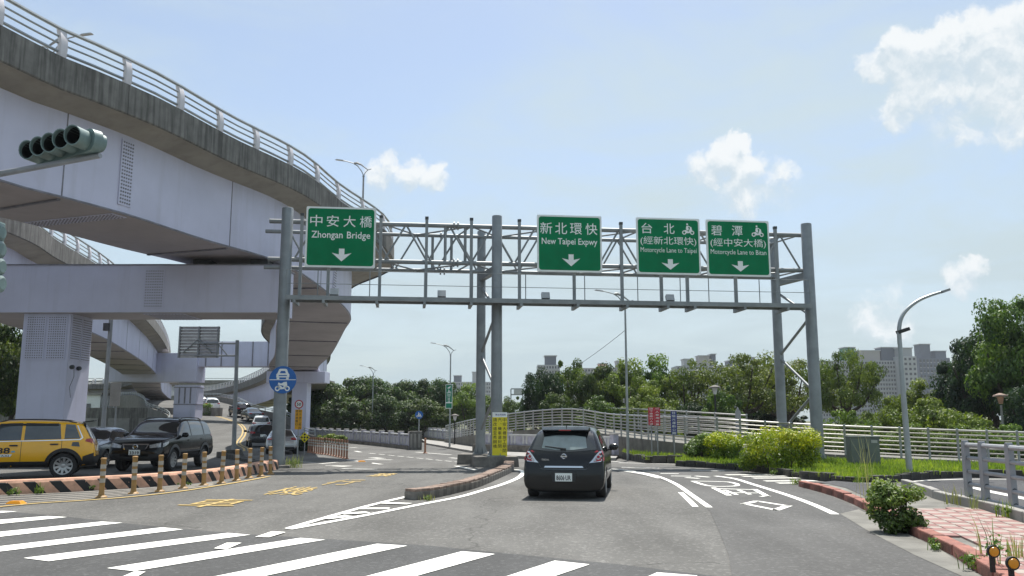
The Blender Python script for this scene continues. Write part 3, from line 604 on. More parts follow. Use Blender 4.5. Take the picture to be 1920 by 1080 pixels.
# grass bed with dark stone edging
K1 = smoothline([G(x, y) for x, y in ((1266, 874), (1360, 880), (1430, 887), (1490, 896), (1540, 902), (1595, 908), (1640, 908), (1700, 902), (1796, 896), (1920, 897), (2080, 902))], 4)
wb = [atz(x, y, .1) for x, y in ((2080, 880), (1920, 876), (1650, 867), (1400, 863), (1301, 860), (1270, 860))]
gp = [Vector((p.x, p.y, .11)) for p in K1] + [Vector((p.x, p.y + .4, .11)) for p in wb]
mb = MB(); mb.add(gp, [tuple(range(len(gp)))]); o = mb.build('lawn', M_GRND, fixn=False)
if o.data.polygons[0].normal.z < 0: o.data.flip_normals()
lawn = struct(o); GP = [(p.x, p.y) for p in gp]
for o in blocks('edging_stone', K1, .5, .24, .2, M_STONE_D, lawn, offset=-.24, jit=.02): pass
K0 = [G(x, y) for x, y in ((1166, 861), (1210, 869), (1278, 870))]
K0b = [atz(x, y, .1) for x, y in ((1290, 858), (1184, 850))]
gp = [Vector((p.x, p.y, .09)) for p in K0] + [Vector((p.x, p.y + .6, .09)) for p in K0b]
mb = MB(); mb.add(gp, [tuple(range(len(gp)))]); o = mb.build('lawn', M_GRND, fixn=False)
if o.data.polygons[0].normal.z < 0: o.data.flip_normals()
lawn2 = struct(o); GP2 = [(p.x, p.y) for p in gp]
for o in blocks('edging_stone', K0, .6, .25, .3, M_STONE_D, lawn2, offset=-.25, jit=.02): pass
# ------------------------------------------------------------------ viaducts
def sweep(path, prof, ext=None):              # prof: (offset to the right of travel, dz) ; returns sections
    out = []
    for i, p in enumerate(path):
        d = path[min(i + 1, len(path) - 1)] - path[max(i - 1, 0)]; d.z = 0; d.normalize(); q = Vector((d.y, -d.x, 0))
        out.append([p + q * (e_[0] + (ext(p) if ext and len(e_) > 2 else 0)) + Vector((0, 0, e_[1])) for e_ in prof])
    return out
def viaduct(name, label, path, over=1.05, boxw=3.9, webh=2.55, width=8.2, seams=8.0, post=2.2, railto=1e9, leftrail=True, ext=None):
    """path = lower right edge of the box girder, travelled away from the camera"""
    P = smoothline(path, 8); P = resample(P, 1.1); b = P[0]
    t = thing(name, label, 'viaduct', (b.x, b.y, 0))
    lo = over - width
    m = MB(); m.loft(sweep(P, [(0, 0), (0, webh), (-boxw, webh), (-boxw, 0)])); g = m.build('box_girder', [M_LAV], t, world=True, smooth=True, ang=30)
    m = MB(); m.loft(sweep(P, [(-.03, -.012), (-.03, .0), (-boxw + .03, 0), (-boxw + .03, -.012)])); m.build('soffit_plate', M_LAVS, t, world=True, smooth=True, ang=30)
    m = MB(); m.loft(sweep(P, [(.03, 0.0), (.03, .05), (-.01, .05), (-.01, 0.0)])); m.build('flange', M_LAVB, t, world=True)
    e0 = webh + .12; m = MB()
    m.loft(sweep(P, [(.02, webh - .02), (over, e0 + .12, 1), (over, e0 + .45, 1), (lo, e0 + .45), (lo, e0 + .12), (-boxw - .02, webh - .02)], ext)); m.build('deck_slab', M_CONC_U, t, world=True, smooth=True, ang=30)
    # parapets: individual cast lengths with joints
    Q = resample(P, 4.4)
    for off, sgn in ((over, 1), (lo, -1)):
        for i in range(len(Q) - 1):
            seg = [Q[i].lerp(Q[i + 1], k / 4) for k in range(5)]
            i0 = min(range(len(P)), key=lambda k: (P[k] - Q[i]).length); i1 = min(range(len(P)), key=lambda k: (P[k] - Q[i + 1]).length)
            seg = P[i0:i1 + 1]
            if len(seg) < 2: continue
            ss_ = []
            for k, p in enumerate(seg):
                j = i0 + k; d = P[min(j + 1, len(P) - 1)] - P[max(j - 1, 0)]; d.z = 0; d.normalize(); q = Vector((d.y, -d.x, 0))
                sh = d * (.01 if k == 0 else (-.01 if k == len(seg) - 1 else 0))
                ss_.append([p + sh + q * (off + sgn * o_ + (ext(p) if ext and sgn > 0 else 0)) + Vector((0, 0, z)) for o_, z in ((.02, e0 + .04), (.06, e0 + .08), (.05, e0 + .98), (-.20, e0 + .98), (-.24, e0 + .44), (-.02, e0 + .40))])
            m = MB(); m.loft(ss_); m.build('parapet_panel', M_CONC_D, t, world=True, smooth=True, ang=30)
    ztop = e0 + .98
    for off, sgn in ((over, 1), (lo, -1)):
        if sgn < 0 and not leftrail: continue
        for z, r in ((.18, .045), (.42, .03), (.62, .03), (.86, .055)):
            m = MB(); c = [s_[0] for s_ in sweep(P, [(off - sgn * .12, ztop + z, 1)], ext if sgn > 0 else None)]; m.poly(c, r, 6); m.build('rail', M_RAILG, t, world=True, smooth=True)
        src = None
        S = resample(P, post); 
        for i, p in enumerate(S):
            d = S[min(i + 1, len(S) - 1)] - S[max(i - 1, 0)]; rz = math.atan2(d.y, d.x)
            if src is None:
                m = MB(); pr = [(-.05, 0), (.10, .0), (.13, .25), (.12, .5), (.05, .78), (-.06, .92), (-.12, .95), (-.09, .8), (-.02, .55), (-.01, .3)]
                m.prism([(a, c) for a, c in pr], .22, Matrix(((0, 0, 1, -.11), (-1 * sgn, 0, 0, 0), (0, 1, 0, 0), (0, 0, 0, 1)))); src = m.build('rail_post', M_RAILW, t, smooth=True, ang=40); o = src
            else: o = share('rail_post', src, t)
            q = Vector((d.y, -d.x, 0)).normalized(); o.location = p + q * (off - sgn * .12 + (ext(p) if ext and sgn > 0 else 0)) + Vector((0, 0, ztop)) - t.location; o.rotation_euler = (0, 0, rz)
    # transverse soffit joints
    S = resample(P, seams)
    for p in S[1:]:
        i = min(range(len(P) - 1), key=lambda k: (P[k] - p).length); i = max(1, i); d = P[i + 1] - P[i - 1]; d.z = 0; d.normalize(); q = Vector((d.y, -d.x, 0))
        m = MB(); a = P[i] + Vector((0, 0, -.03)); m.box(tuple(a - q * boxw / 2 - Vector((0, 0, .01))), (.10, boxw - .2, .05), math.atan2(d.y, d.x)); m.build('soffit_joint', M_LAVB, t, world=True)
    for p in S[1:]:                          # upright weld joints on the web
        i = max(1, min(range(len(P) - 1), key=lambda k: (P[k] - p).length)); d = P[i + 1] - P[i - 1]; d.z = 0; d.normalize(); q = Vector((d.y, -d.x, 0)); a = P[i] + q * .006 + Vector((0, 0, webh / 2))
        m = MB(); m.box(tuple(a), (.035, .016, webh - .04), math.atan2(d.y, d.x)); m.build('web_joint', M_LAVB, t, world=True)
    return t, P
def bolt_plate(parent, M, w, h, nx, ny, name='splice_plate', r=.022):   # plate in xy plane of M with bolt heads
    m = MB(); m.box((0, 0, .012), (w, h, .024)); m.v = [M @ v for v in m.v]; p = m.build(name, M_LAV, parent, world=True)
    m = MB()
    for i in range(nx):
        for j in range(ny):
            x = (i + .5) / nx * (w - .06) - (w - .06) / 2; y = (j + .5) / ny * (h - .06) - (h - .06) / 2
            m.prism([(x + r * math.cos(k * math.pi / 3), y + r * math.sin(k * math.pi / 3)) for k in range(6)], .04, M)
    o = m.build('bolt_heads', M_LAVB, p, world=True); stuff(o); return p
V1P = [(-17.2, 8, 8.0), (-15.6, 15, 8.0), (-13.75, 22.2, 8.0), (-12.96, 24, 8.0), (-12.03, 26.2, 8.0), (-11.03, 29.8, 8), (-9.49, 34.4, 8), (-8.75, 39, 7.62), (-8.6, 45, 7.13), (-10, 50.5, 6.85), (-13.2, 62, 6.25), (-16.1, 71, 5.8), (-18.2, 84, 5.2), (-22, 98, 4.7), (-31.5, 122, 3.9), (-46, 150, 3.2), (-66, 178, 2.6)]
def deck_flare(p):                           # the outer cantilever widens on the bend, then narrows
    a = min(1, max(0, (p.y - 36.5) / 6.5)); b = min(1, max(0, (p.y - 44.5) / 8)); return 1.2 * a * a * (3 - 2 * a) - 1.95 * b * b * (3 - 2 * b)
via1, VP1 = viaduct('curved_viaduct', 'tall lavender steel box girder viaduct curving overhead with stained concrete parapet', V1P, width=5.6, ext=deck_flare)
def xat(P, Y): return min(P, key=lambda p: abs(p.y - Y))
# bolted splice on the near girder's web and soffit
p = DX(230, 26.0, 9.3); q = xat(VP1, 26); i = VP1.index(q); d = (VP1[i + 1] - VP1[i - 1]).normalized()
bolt_plate(via1, plane_M(Vector((q.x, q.y, q.z + 1.32)) + Vector((d.y, -d.x, 0)) * .002, d), .52, 2.1, 5, 18, r=.03)
M4 = plane_M(Vector((q.x, q.y, q.z - .016)) - Vector((d.y, -d.x, 0)) * 1.95, (d.y, -d.x, 0), (-d.x, -d.y, 0)); M4 = M4 @ Matrix.Rotation(0, 4, 'X')
if M4.to_3x3() @ Vector((0, 0, 1)) and (M4.to_3x3() @ Vector((0, 0, 1))).z > 0: M4 = M4 @ Matrix.Rotation(math.pi, 4, 'X')
bolt_plate(via1, M4, 3.6, .6, 24, 5, r=.03)
q = xat(VP1, 41); i = VP1.index(q); d = (VP1[i + 1] - VP1[i - 1]).normalized()
bolt_plate(via1, plane_M(Vector((q.x, q.y, q.z + 1.3)) + Vector((d.y, -d.x, 0)) * .004, d), .5, 2.1, 5, 16)
V2P = [(-24, 20, 7.05), (-23.2, 36, 7.05), (-24.4, 43, 7.05), (-26.6, 54, 7.05), (-30.4, 67, 7.0), (-36.5, 86, 6.85), (-44, 107, 6.5), (-53, 130, 5.8), (-58.5, 146, 5.3), (-63, 158, 5.0), (-71, 163, 4.6), (-80, 158, 4.2), (-86, 146, 3.8), (-90, 130, 3.5)]
via2, VP2 = viaduct('ramp_viaduct', 'second lavender ramp viaduct passing behind the near pier and curling away low', V2P, width=7.6, boxw=3.6)
# far flyover
m = Vector((-75, 252, 0)); t = thing('far_flyover', 'pale distant flyover deck crossing behind the ramps', 'viaduct', m)
k = MB(); k.box((-128, 252, 10.0), (150, 2.5, 3.2)); k.build('girder', M_LAV, t, world=True)
k = MB(); k.box((-128, 252, 12.2), (150, 9, 1.0)); k.build('deck_slab', M_CONC_D, t, world=True)
for x in (-160, -118, -84, -62):
    k = MB(); k.box((x, 252, 4.0), (2.6, 2.4, 9.6)); k.build('pier', M_LAV, t, world=True)
k = MB(); k.box((-128, 247.7, 13.2), (150, .15, .15)); k.build('rail', M_RAILG, t, world=True)
# near pier with its cap beam
Yp = 33.0
pc = thing('viaduct_pier', 'thick lavender steel pier with bolted plates and long cap beam beside the taxi', 'pier', (-18.1, Yp + .9, 0))
k = MB(); k.box((-18.15, Yp + 1.0, 2.8), (1.85, 1.75, 6.0)); k.build('column', M_LAV, pc, world=True, bevel=.03)
xr = DX(523, Yp, 6.7).x
k = MB(); k.box(((xr - 26.5) / 2, Yp + 1.05, 6.72), (xr + 26.5, 2.2, 1.86)); cb = k.build('cap_beam', M_LAV, pc, world=True, bevel=.015)
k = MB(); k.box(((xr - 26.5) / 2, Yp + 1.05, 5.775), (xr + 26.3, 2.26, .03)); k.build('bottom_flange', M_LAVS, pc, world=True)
k = MB(); k.box(((xr - 26.5) / 2, Yp + 1.05, 7.67), (xr + 26.6, 2.28, .04)); k.build('top_flange', M_LAVB, pc, world=True)
for dx in (-1.0, -3.3):
    k = MB(); k.box((xr + dx, Yp + 1.0, 7.83), (.7, .8, .32)); k.build('bearing', M_STEEL_D, pc, world=True)
bolt_plate(cb, plane_M((DX(290, Yp, 6.7).x, Yp - .05, 6.72), (1, 0, 0)), .78, 1.55, 8, 14)
Md = plane_M((DX(305, Yp, 5.7).x, Yp + 1.05, 5.755), (1, 0, 0), (0, 1, 0)); Md = Md @ Matrix.Rotation(math.pi, 4, 'X')
bolt_plate(cb, Md, 1.6, 2.0, 12, 16)
M6 = plane_M((DX(285, Yp, 7.7).x, Yp + 1.05, 7.695), (1, 0, 0), (0, 1, 0)); bolt_plate(cb, M6, 1.5, 2.0, 12, 12)
for x in (-18.55, -17.72): bolt_plate(pc, plane_M((x, Yp + .122, 4.82), (1, 0, 0)), .76, 1.72, 8, 18, name='bolted_plate')
for y in (Yp + .58, Yp + 1.42): bolt_plate(pc, plane_M((-17.224, y, 4.82), (0, 1, 0)), .76, 1.72, 8, 18, name='bolted_plate')
fx = DX(135, Yp - .05, 3.6).x; k = MB(); k.poly([(fx, Yp + .10, 3.62), (fx + .02, Yp + .1, 3.3), (fx - .12, Yp + .1, 2.9), (fx - .05, Yp + .1, 2.5)], .009, 5); k.build('loose_cable', M_BLACK, pc, world=True)
for x, y in ((fx, Yp + .02), (-17.14, Yp + .95)):
    k = MB(); k.lathe([(.04, 0), (.085, .03), (.085, .13), (.05, .16)], 10, Matrix.Translation((x, y, 3.68)) @ Matrix.Rotation(R(100), 4, 'X')); k.build('floodlight', M_STEEL_D, pc, world=True, smooth=True)
# portal frame behind, carrying both ramps
Yq = 97.0; xa = DX(325, Yq, 3).x; xb = DX(366, Yq, 3).x; xe = DX(515, Yq, 6).x; zb_ = 5.35
pf = thing('portal_frame', 'lavender portal frame with square column under the second ramp', 'pier', ((xa + xb) / 2, Yq, 0))
k = MB(); k.box(((xa + xb) / 2, Yq + 1.2, 2.35), (xb - xa, 2.4, 6.2)); k.build('column', M_LAV, pf, world=True, bevel=.04)
for z in (3.3, 5.2):
    k = MB(); k.box(((xa + xb) / 2, Yq + 1.2, z), (xb - xa + .1, 2.5, .08)); k.build('column_band', M_LAVB, pf, world=True)
for x in (xa + .6, (xa + xb) / 2, xb - .6):
    k = MB(); k.box((x, Yq - .03, 4.3), (.14, .1, 1.8)); k.build('stiffener', M_LAVB, pf, world=True)
xl = DX(205, Yq, 6).x
h1, h0 = D(300, 662, Yq).z, D(300, 716, Yq).z; c1, c0 = D(450, 640, Yq).z, D(450, 687, Yq).z
k = MB(); k.box(((xl + xb) / 2, Yq + 1.2, (h0 + h1) / 2), (xb - xl, 2.8, h1 - h0)); k.build('beam_head', M_LAV, pf, world=True, bevel=.03)
k = MB(); k.box(((xb + xe) / 2 + 2, Yq + 1.2, (c0 + c1) / 2), (xe - xb + 4, 2.2, c1 - c0)); k.build('cross_beam', M_LAV, pf, world=True, bevel=.03)
for j in range(6):
    x = xb + (xe - xb) * (j + .5) / 5; k = MB(); k.box((x, Yq + .06, (c0 + c1) / 2), (.10, .1, c1 - c0 - .04)); k.build('stiffener', M_LAVB, pf, world=True)
# single pier under the viaduct bend
q = xat(VP1, 72)
p2 = thing('bend_pier', 'slim lavender pier standing under the viaduct where it bends away', 'pier', (q.x - 1.6, 72, zr(70)))
k = MB(); k.box((q.x - 1.6, 72.8, 2.0), (1.25, 1.5, 5.4)); k.build('column', M_LAV, p2, world=True, bevel=.03)
k = MB(); k.box((q.x - 1.9, 72.8, 5.15), (4.9, 2.0, .95)); k.build('cap_beam', M_LAV, p2, world=True, bevel=.03)
q = xat(VP2, 150); p3 = thing('far_pier', 'lavender pier below the low curl of the second ramp', 'pier', (q.x - 2, 150, -.7))
k = MB(); k.box((q.x - 2, 150, 2.1), (2.2, 2.2, 5.8)); k.build('column', M_LAV, p3, world=True, bevel=.03)
for q_, nm in ((xat(VP2, 30), 'hidden'), ):
    pass
# ------------------------------------------------------------------ sign gantry
gl0 = Vector((-8.22, 30.5, 0)); gc0 = Vector((-.565, 31.5, 0)); gr0 = Vector((11.6, 32.9, 0)); rear = Vector((-.66, 2.1, 0))
ax = (gr0 - gl0).normalized()
gan = thing('sign_gantry', 'grey steel truss gantry spanning the road and carrying four green signs', 'gantry', gc0)
def B(name, fn, m=M_STEEL, parent=gan, **k):
    a = MB(); fn(a); return a.build(name, m, parent, world=True, smooth=True, ang=50, **k)
def base_plate(p, r):
    B('base_plate', lambda a: a.box((p.x, p.y, p.z + .03), (r * 3.4, r * 3.4, .05)))
    for an in range(6):
        v = Vector((math.cos(an * math.pi / 3), math.sin(an * math.pi / 3), 0))
        B('gusset', lambda a: a.add([p + v * r * .9 + Vector((0, 0, .05)), p + v * r * 1.7 + Vector((0, 0, .05)), p + v * r * .9 + Vector((0, 0, .42))] + [p + v * r * .9 + Vector((0, 0, .05)) + v.orthogonal().normalized().cross(v) * .0 + Vector((v.y, -v.x, 0)) * .02, p + v * r * 1.7 + Vector((0, 0, .05)) + Vector((v.y, -v.x, 0)) * .02, p + v * r * .9 + Vector((0, 0, .42)) + Vector((v.y, -v.x, 0)) * .02], [(0, 1, 2), (5, 4, 3), (0, 3, 4, 1), (1, 4, 5, 2), (2, 5, 3, 0)]))
zc_ = .34
for p, zz, h, r in ((gl0, 0.0, 9.34, .205), (gc0, zc_, 9.28, .19), (gr0, .1, 9.3, .205), (gc0 + rear, zc_, 9.15, .17), (gr0 + rear, .1, 9.1, .18)):
    q = Vector((p.x, p.y, zz)); B('post', lambda a: a.lathe([(r * 1.12, zz), (r, h - .02), (r * .93, h)], 20, Matrix.Translation((p.x, p.y, 0)))); base_plate(q, r)
ZT, ZB = 8.9, 7.48
f0 = gl0 - ax * .75 + Vector((0, .28, 0)); f1 = gr0 + Vector((0, .0, 0))
def fp(s, z, row): p = gl0 + ax * s + (Vector((0, .30, 0)) if row == 0 else rear * .97); return Vector((p.x, p.y, z))
LEN = (gr0 - gl0).length
for row in (0, 1):
    for z in (ZT, ZB): B('chord', lambda a: a.tube(fp(-.72, z, row), fp(LEN - .1, z, row), .085 if row == 0 else .075, 10))
for s in (6.05, 6.2):
    for row in (0, 1):
        for z in (ZT, ZB): B('flange_joint', lambda a: a.tube(fp(s, z, row), fp(s + .05, z, row), .16, 12))
n = 24; st = (LEN - .4) / n
for i in range(n):
    s0 = .2 + i * st; s1 = s0 + st
    for row in (0, 1):
        B('brace', lambda a: a.tube(fp(s0, ZB if (i + row) % 2 == 0 else ZT, row), fp(s1, ZT if (i + row) % 2 == 0 else ZB, row), .038, 7))
    if i % 2 == 0:
        s2 = s0 + 2 * st
        for z in (ZT, ZB): B('cross_brace', lambda a: a.tube(fp(s0, z, (i // 2) % 2), fp(s2, z, (i // 2 + 1) % 2), .034, 7))
    if i % 4 == 3: B('cross_brace', lambda a: a.tube(fp(s1, ZT, 0), fp(s1, ZT, 1), .034, 7)); B('cross_brace', lambda a: a.tube(fp(s1, ZB, 0), fp(s1, ZB, 1), .034, 7))
for s in (5.75, 6.5):
    for row in (0, 1): B('splice_strut', lambda a: a.tube(fp(s, ZB, row), fp(s, ZT, row), .055, 8))
# links between front and rear posts
for p in (gc0, gr0):
    for z0, z1, m_ in ((7.1, 7.1, 0), ):
        a_, b_ = Vector((p.x, p.y, 7.25)), Vector((p.x, p.y, 7.25)) + rear
        B('cap_strut', lambda a: a.box(tuple((a_ + b_) / 2), (rear.length, .22, .26), math.atan2(rear.y, rear.x)), M_STEEL)
    zs = [6.9, 5.65, 4.2, 2.7, 1.2]
    for i in range(4):
        u, w_ = (0, 1) if i % 2 == 0 else (1, 0)
        B('post_brace', lambda a: a.tube(Vector((p.x, p.y, zs[i])) + rear * w_, Vector((p.x, p.y, zs[i + 1])) + rear * u, .055, 8))
# hangers and walkway
hang_px = [561, 614, 711, 798, 883, 974, 1077, 1167, 1241, 1290, 1381, 1460]
fo = Vector((0, -.42, 0)); WZ = 5.93
def sx(px, z=7.0):                          # station along the gantry for a pixel column
    k = (px - 960) / FPX
    lo_, hi_ = -2, LEN + 2
    for _ in range(40):
        md = (lo_ + hi_) / 2; p = gl0 + ax * md; f = p.y * CP + (z - CAM_H) * SP
        if p.x / f < k: lo_ = md
        else: hi_ = md
    return lo_
def wp(s, z, o=0.0): p = gl0 + ax * s + Vector((0, o, 0)); return Vector((p.x, p.y, z))
for px in hang_px:
    s = sx(px); B('hanger', lambda a: a.box(tuple(wp(s, (9.1 + WZ) / 2, .16)), (.11, .11, 9.1 - WZ), math.atan2(ax.y, ax.x)))
    B('bracket', lambda a: a.box(tuple(wp(s, WZ - .12, -.28)), (.10, 1.1, .14), math.atan2(ax.y, ax.x)))
    B('hanger_cap', lambda a: a.box(tuple(wp(s, 9.14, .16)), (.13, .13, .1), math.atan2(ax.y, ax.x)), M_STEEL_D)
w0, w1 = sx(548), sx(1506)
for o_ in (-.78, -.05): B('walkway_beam', lambda a: a.box(tuple(wp((w0 + w1) / 2, WZ, o_)), (w1 - w0, .07, .16), math.atan2(ax.y, ax.x)))
ng = 46
for i in range(ng):
    s = w0 + (w1 - w0) * (i + .5) / ng; B('grating', lambda a: a.box(tuple(wp(s, WZ + .05, -.415)), ((w1 - w0) / ng - .03, .64, .03), math.atan2(ax.y, ax.x)), M_STEEL_D)
for z in (WZ + .5, WZ + .98): B('guard_wire', lambda a: a.tube(wp(w0, z, -.8), wp(w1, z, -.8), .012, 5))
for px in (548, 605, 700, 800, 888, 985, 1093, 1190, 1268, 1320, 1413, 1505):
    s = sx(px, 6.4); B('guard_post', lambda a: a.tube(wp(s, WZ, -.8), wp(s, WZ + 1.0, -.8), .018, 6))
for px in (632, 830, 1022, 1252):
    s = sx(px, 6.2); p = wp(s, WZ + .24, -.45); 
    o = B('floodlight', lambda a: a.box(tuple(p), (.30, .16, .26), math.atan2(ax.y, ax.x), M=Matrix.Rotation(math.atan2(ax.y, ax.x), 3, 'Z') @ Matrix.Rotation(R(-25), 3, 'X')), M_SBACK)
    B('floodlight_stand', lambda a: a.box(tuple(p - Vector((0, 0, .15))), (.24, .05, .1), math.atan2(ax.y, ax.x)), M_STEEL_D)
    B('floodlight_lens', lambda a: a.box(tuple(p + Vector((0, .085, .03))), (.25, .02, .2), M=Matrix.Rotation(math.atan2(ax.y, ax.x), 3, 'Z') @ Matrix.Rotation(R(-25), 3, 'X')), M_LAMPC)
# plinth of the centre posts
pl_ = thing('gantry_plinth', 'rough concrete plinth under the two centre gantry posts', 'plinth', (gc0.x, gc0.y, zr(32)))
for dx, dy, w, d_, h, rz in ((-.05, -.35, 1.7, 1.1, .36, .1), (-.75, 1.9, 1.5, 1.4, .36, -.1), (-.35, .7, 1.1, 1.6, .30, .2)):
    k = MB(); k.box((gc0.x + dx, gc0.y + dy + .3, h / 2 - .15), (w, d_, h + .3), rz, taper=.93); k.build('concrete_block', M_STONE, pl_, world=True, bevel=.03)
k = MB(); k.box((gl0.x, gl0.y, -.0), (.95, .95, .2), .2, taper=.9); o = k.build('post_footing', M_STONE, None, bevel=.02); tag(o, 'square concrete footing under the gantry post at the end of the striped kerb', 'footing')
# ------------------------------------------------------------------ green signs
def arrow(cx, cy, w, h): return [(cx, cy - h / 2), (cx + w / 2, cy + h * .16), (cx + w * .14, cy + h * .04), (cx + w * .14, cy + h / 2), (cx - w * .14, cy + h / 2), (cx - w * .14, cy + h * .04), (cx - w / 2, cy + h * .16)]
def scooter(mb, M, cx, cy, s, z=0, rider=True):
    for dx in (-.36, .36): ring(mb, .10 * s, .19 * s, M, z, 14, cx + dx * s, cy - .28 * s)
    flat(mb, [(cx + a * s, cy + b * s) for a, b in ((-.5, -.12), (-.2, -.04), (.05, -.2), (.2, .2), (.3, .22), (.36, -.06), (.2, -.3), (-.15, -.34), (-.3, -.14))], M, z)
    if not rider:
        flat(mb, [(cx + a * s, cy + b * s) for a, b in ((-.34, .0), (-.30, .16), (-.1, .08), (.12, .2), (.3, .14), (.2, -.1))], M, z + .0004); return
    flat(mb, [(cx + a * s, cy + b * s) for a, b in ((-.16, -.04), (.02, -.1), (.06, .06), (-.02, .34), (-.14, .34), (-.2, .1))], M, z + .0004)
    flat(mb, [(cx + a * s, cy + b * s) for a, b in ((-.04, .28), (.24, .16), (.26, .22), (0, .36))], M, z + .0008)
    flat(mb, disc(.085 * s, 12, cx - .07 * s, cy + .47 * s), M, z + .0012)
def green_sign(label, corners, lines, icon=False):
    """corners: px of the panel (left, right, top-left y, bottom-left y, top-right y, bottom-right y)"""
    x0, x1, yt0, yb0, yt1, yb1 = corners
    s0, s1 = sx(x0, 8.2), sx(x1, 8.2); o_ = -.10; c0 = wp((s0 + s1) / 2, 0, o_)
    zt = D((x0 + x1) / 2, (yt0 + yt1) / 2, c0.y).z; zb = D((x0 + x1) / 2, (yb0 + yb1) / 2, c0.y).z
    w, h = s1 - s0, zt - zb; c = Vector((c0.x, c0.y, (zt + zb) / 2))
    t = thing('direction_sign', label, 'road sign', c); M = plane_M(c, ax)
    k = MB(); k.prism(rrect(w, h, .05), .05, M @ Matrix.Translation((0, 0, -.05))); k.build('panel', M_SWHITE, t, world=True)
    k = MB(); k.prism(rrect(w - .13, h - .13, .10), .004, M); k.build('green_face', M_GREEN, t, world=True)
    for yy in (-.32, .0, .32):
        k = MB(); k.box((0, yy * h, -.09), (w * .96, .08, .07)); k.v = [M @ v for v in k.v]; k.build('back_rail', M_STEEL, t, world=True)
    for body, cx, cy, tw, th, b in lines:
        k = MB(); put_text(k, body, M @ Matrix.Translation((0, 0, .008)), cx * w, cy * h, tw * w, th * h, b); k.build('lettering', M_SWHITE, t, world=True, fixn=False)
    k = MB(); flat(k, arrow(0.02 * w, (-.295 if not icon else -.325) * h, .28 * w, (.21 if not icon else .185) * h), M, .008); k.build('arrow', M_SWHITE, t, world=True, fixn=False)
    if icon:
        k = MB(); scooter(k, M, .315 * w, .305 * h, .175 * w, .008); k.build('scooter_symbol', M_SWHITE, t, world=True, fixn=False)
    return t
def row(chars, xs, cy, tw, th, b): return [(c, x, cy, tw, th, b) for c, x in zip(chars, xs)]
green_sign('green sign for Zhongan Bridge hanging beside the viaduct', (574, 705, 386, 500, 391, 503), row('中安大橋', (-.355, -.12, .12, .355), .265, .175, .19, .003) + [('Zhongan', -.195, .02, .445, .15, .010), ('Bridge', .255, .02, .335, .15, .010)])
green_sign('green sign for New Taipei Expwy beside the centre gantry post', (1007, 1128, 402, 508, 406, 512), row('新北環快', (-.36, -.13, .10, .34), .265, .185, .205, .003) + [('New Taipei Expwy', 0.0, .02, .86, .145, .010)])
green_sign('green motorcycle lane sign to Taipei', (1193, 1312, 407, 513, 411, 516), row('台北', (-.335, .015), .31, .17, .185, .003) + [('(經新北環快)', 0, .085, .88, .165, .0), ('Motorcycle Lane to Taipei', 0, -.085, .88, .11, .0)], True)
green_sign('green motorcycle lane sign to Bitan', (1324, 1442, 411, 516, 415, 520), row('碧潭', (-.335, -.01), .31, .17, .185, .003) + [('(經中安大橋)', 0, .085, .88, .165, .0), ('Motorcycle Lane to Bitan', 0, -.085, .88, .11, .0)], True)
# ------------------------------------------------------------------ things on the gantry posts
def car_front(mb, M, cx, cy, s, z):
    flat(mb, [(cx + a * s, cy + b * s) for a, b in ((-.5, -.02), (-.42, .06), (-.3, .36), (-.2, .4), (.2, .4), (.3, .36), (.42, .06), (.5, -.02), (.5, -.26), (-.5, -.26))], M, z)
    for dx in (-.36, .36): flat(mb, [(cx + (dx + a) * s, cy + b * s) for a, b in ((-.1, -.27), (.1, -.27), (.1, -.4), (-.1, -.4))], M, z)
c = gl0 + Vector((0, -.26, 0)); yb = D(530, 712, c.y).z; rr = (738 - 687) / 2 / FPX * (c.y) * 1.0
t = thing('blue_lane_sign', 'round blue sign with white car and motorcycle on the gantry post by the striped kerb', 'road sign', (c.x, c.y, yb))
M = plane_M(Vector((DX(530, c.y, yb).x, c.y, yb)), (1, 0, 0))
k = MB(); k.prism(disc(rr, 32), .03, M @ Matrix.Translation((0, 0, -.03))); k.build('disc', M_BLUE, t, world=True)
k = MB(); flat(k, [(-rr * .97, -.012), (rr * .97, -.012), (rr * .97, .012), (-rr * .97, .012)], M, .003); k.build('divider', M_SWHITE, t, world=True, fixn=False)
k = MB(); car_front(k, M, 0, rr * .42, rr * .95, .003); k.build('car_symbol', M_SWHITE, t, world=True, fixn=False)
k = MB(); flat(k, [(a * rr * .62, b * rr * .28 + rr * .50) for a, b in ((-.36, -.1), (-.24, .5), (.24, .5), (.36, -.1))], M, .005); flat(k, [(a * rr, b * rr) for a, b in ((-.3, .26), (.3, .26), (.3, .34), (-.3, .34))], M, .005); k.build('car_windows', M_BLUE, t, world=True, fixn=False)
k = MB(); scooter(k, M, 0, -rr * .36, rr * 1.0, .003, False); k.build('motorcycle_symbol', M_SWHITE, t, world=True, fixn=False)
# yellow notice on the centre post
c = gc0 + Vector((0, -.26, 0)); zt = D(937, 773, c.y).z; zb = D(937, 857, c.y).z; x0 = DX(923, c.y, 1).x; x1 = DX(951, c.y, 1).x; w = x1 - x0; h = zt - zb
t = thing('roadwork_notice', 'tall yellow notice with black characters strapped to the centre gantry post', 'notice', ((x0 + x1) / 2, c.y, zb)); M = plane_M(((x0 + x1) / 2, c.y, (zt + zb) / 2), (1, .1, 0))
k = MB(); k.prism(rrect(w, h, .01), .02, M @ Matrix.Translation((0, 0, -.02))); k.build('panel', M_SYEL, t, world=True)
k = MB(); flat(k, [(-w / 2, h * .39), (w / 2, h * .39), (w / 2, h * .5), (-w / 2, h * .5)], M, .003); k.build('header', M_SWHITE, t, world=True, fixn=False)
k = MB(); put_text(k, '新北市政府', M @ Matrix.Translation((0, 0, .006)), .03, h * .445, w * .7, h * .045, .01); k.build('lettering', M_NAVY, t, world=True, fixn=False)
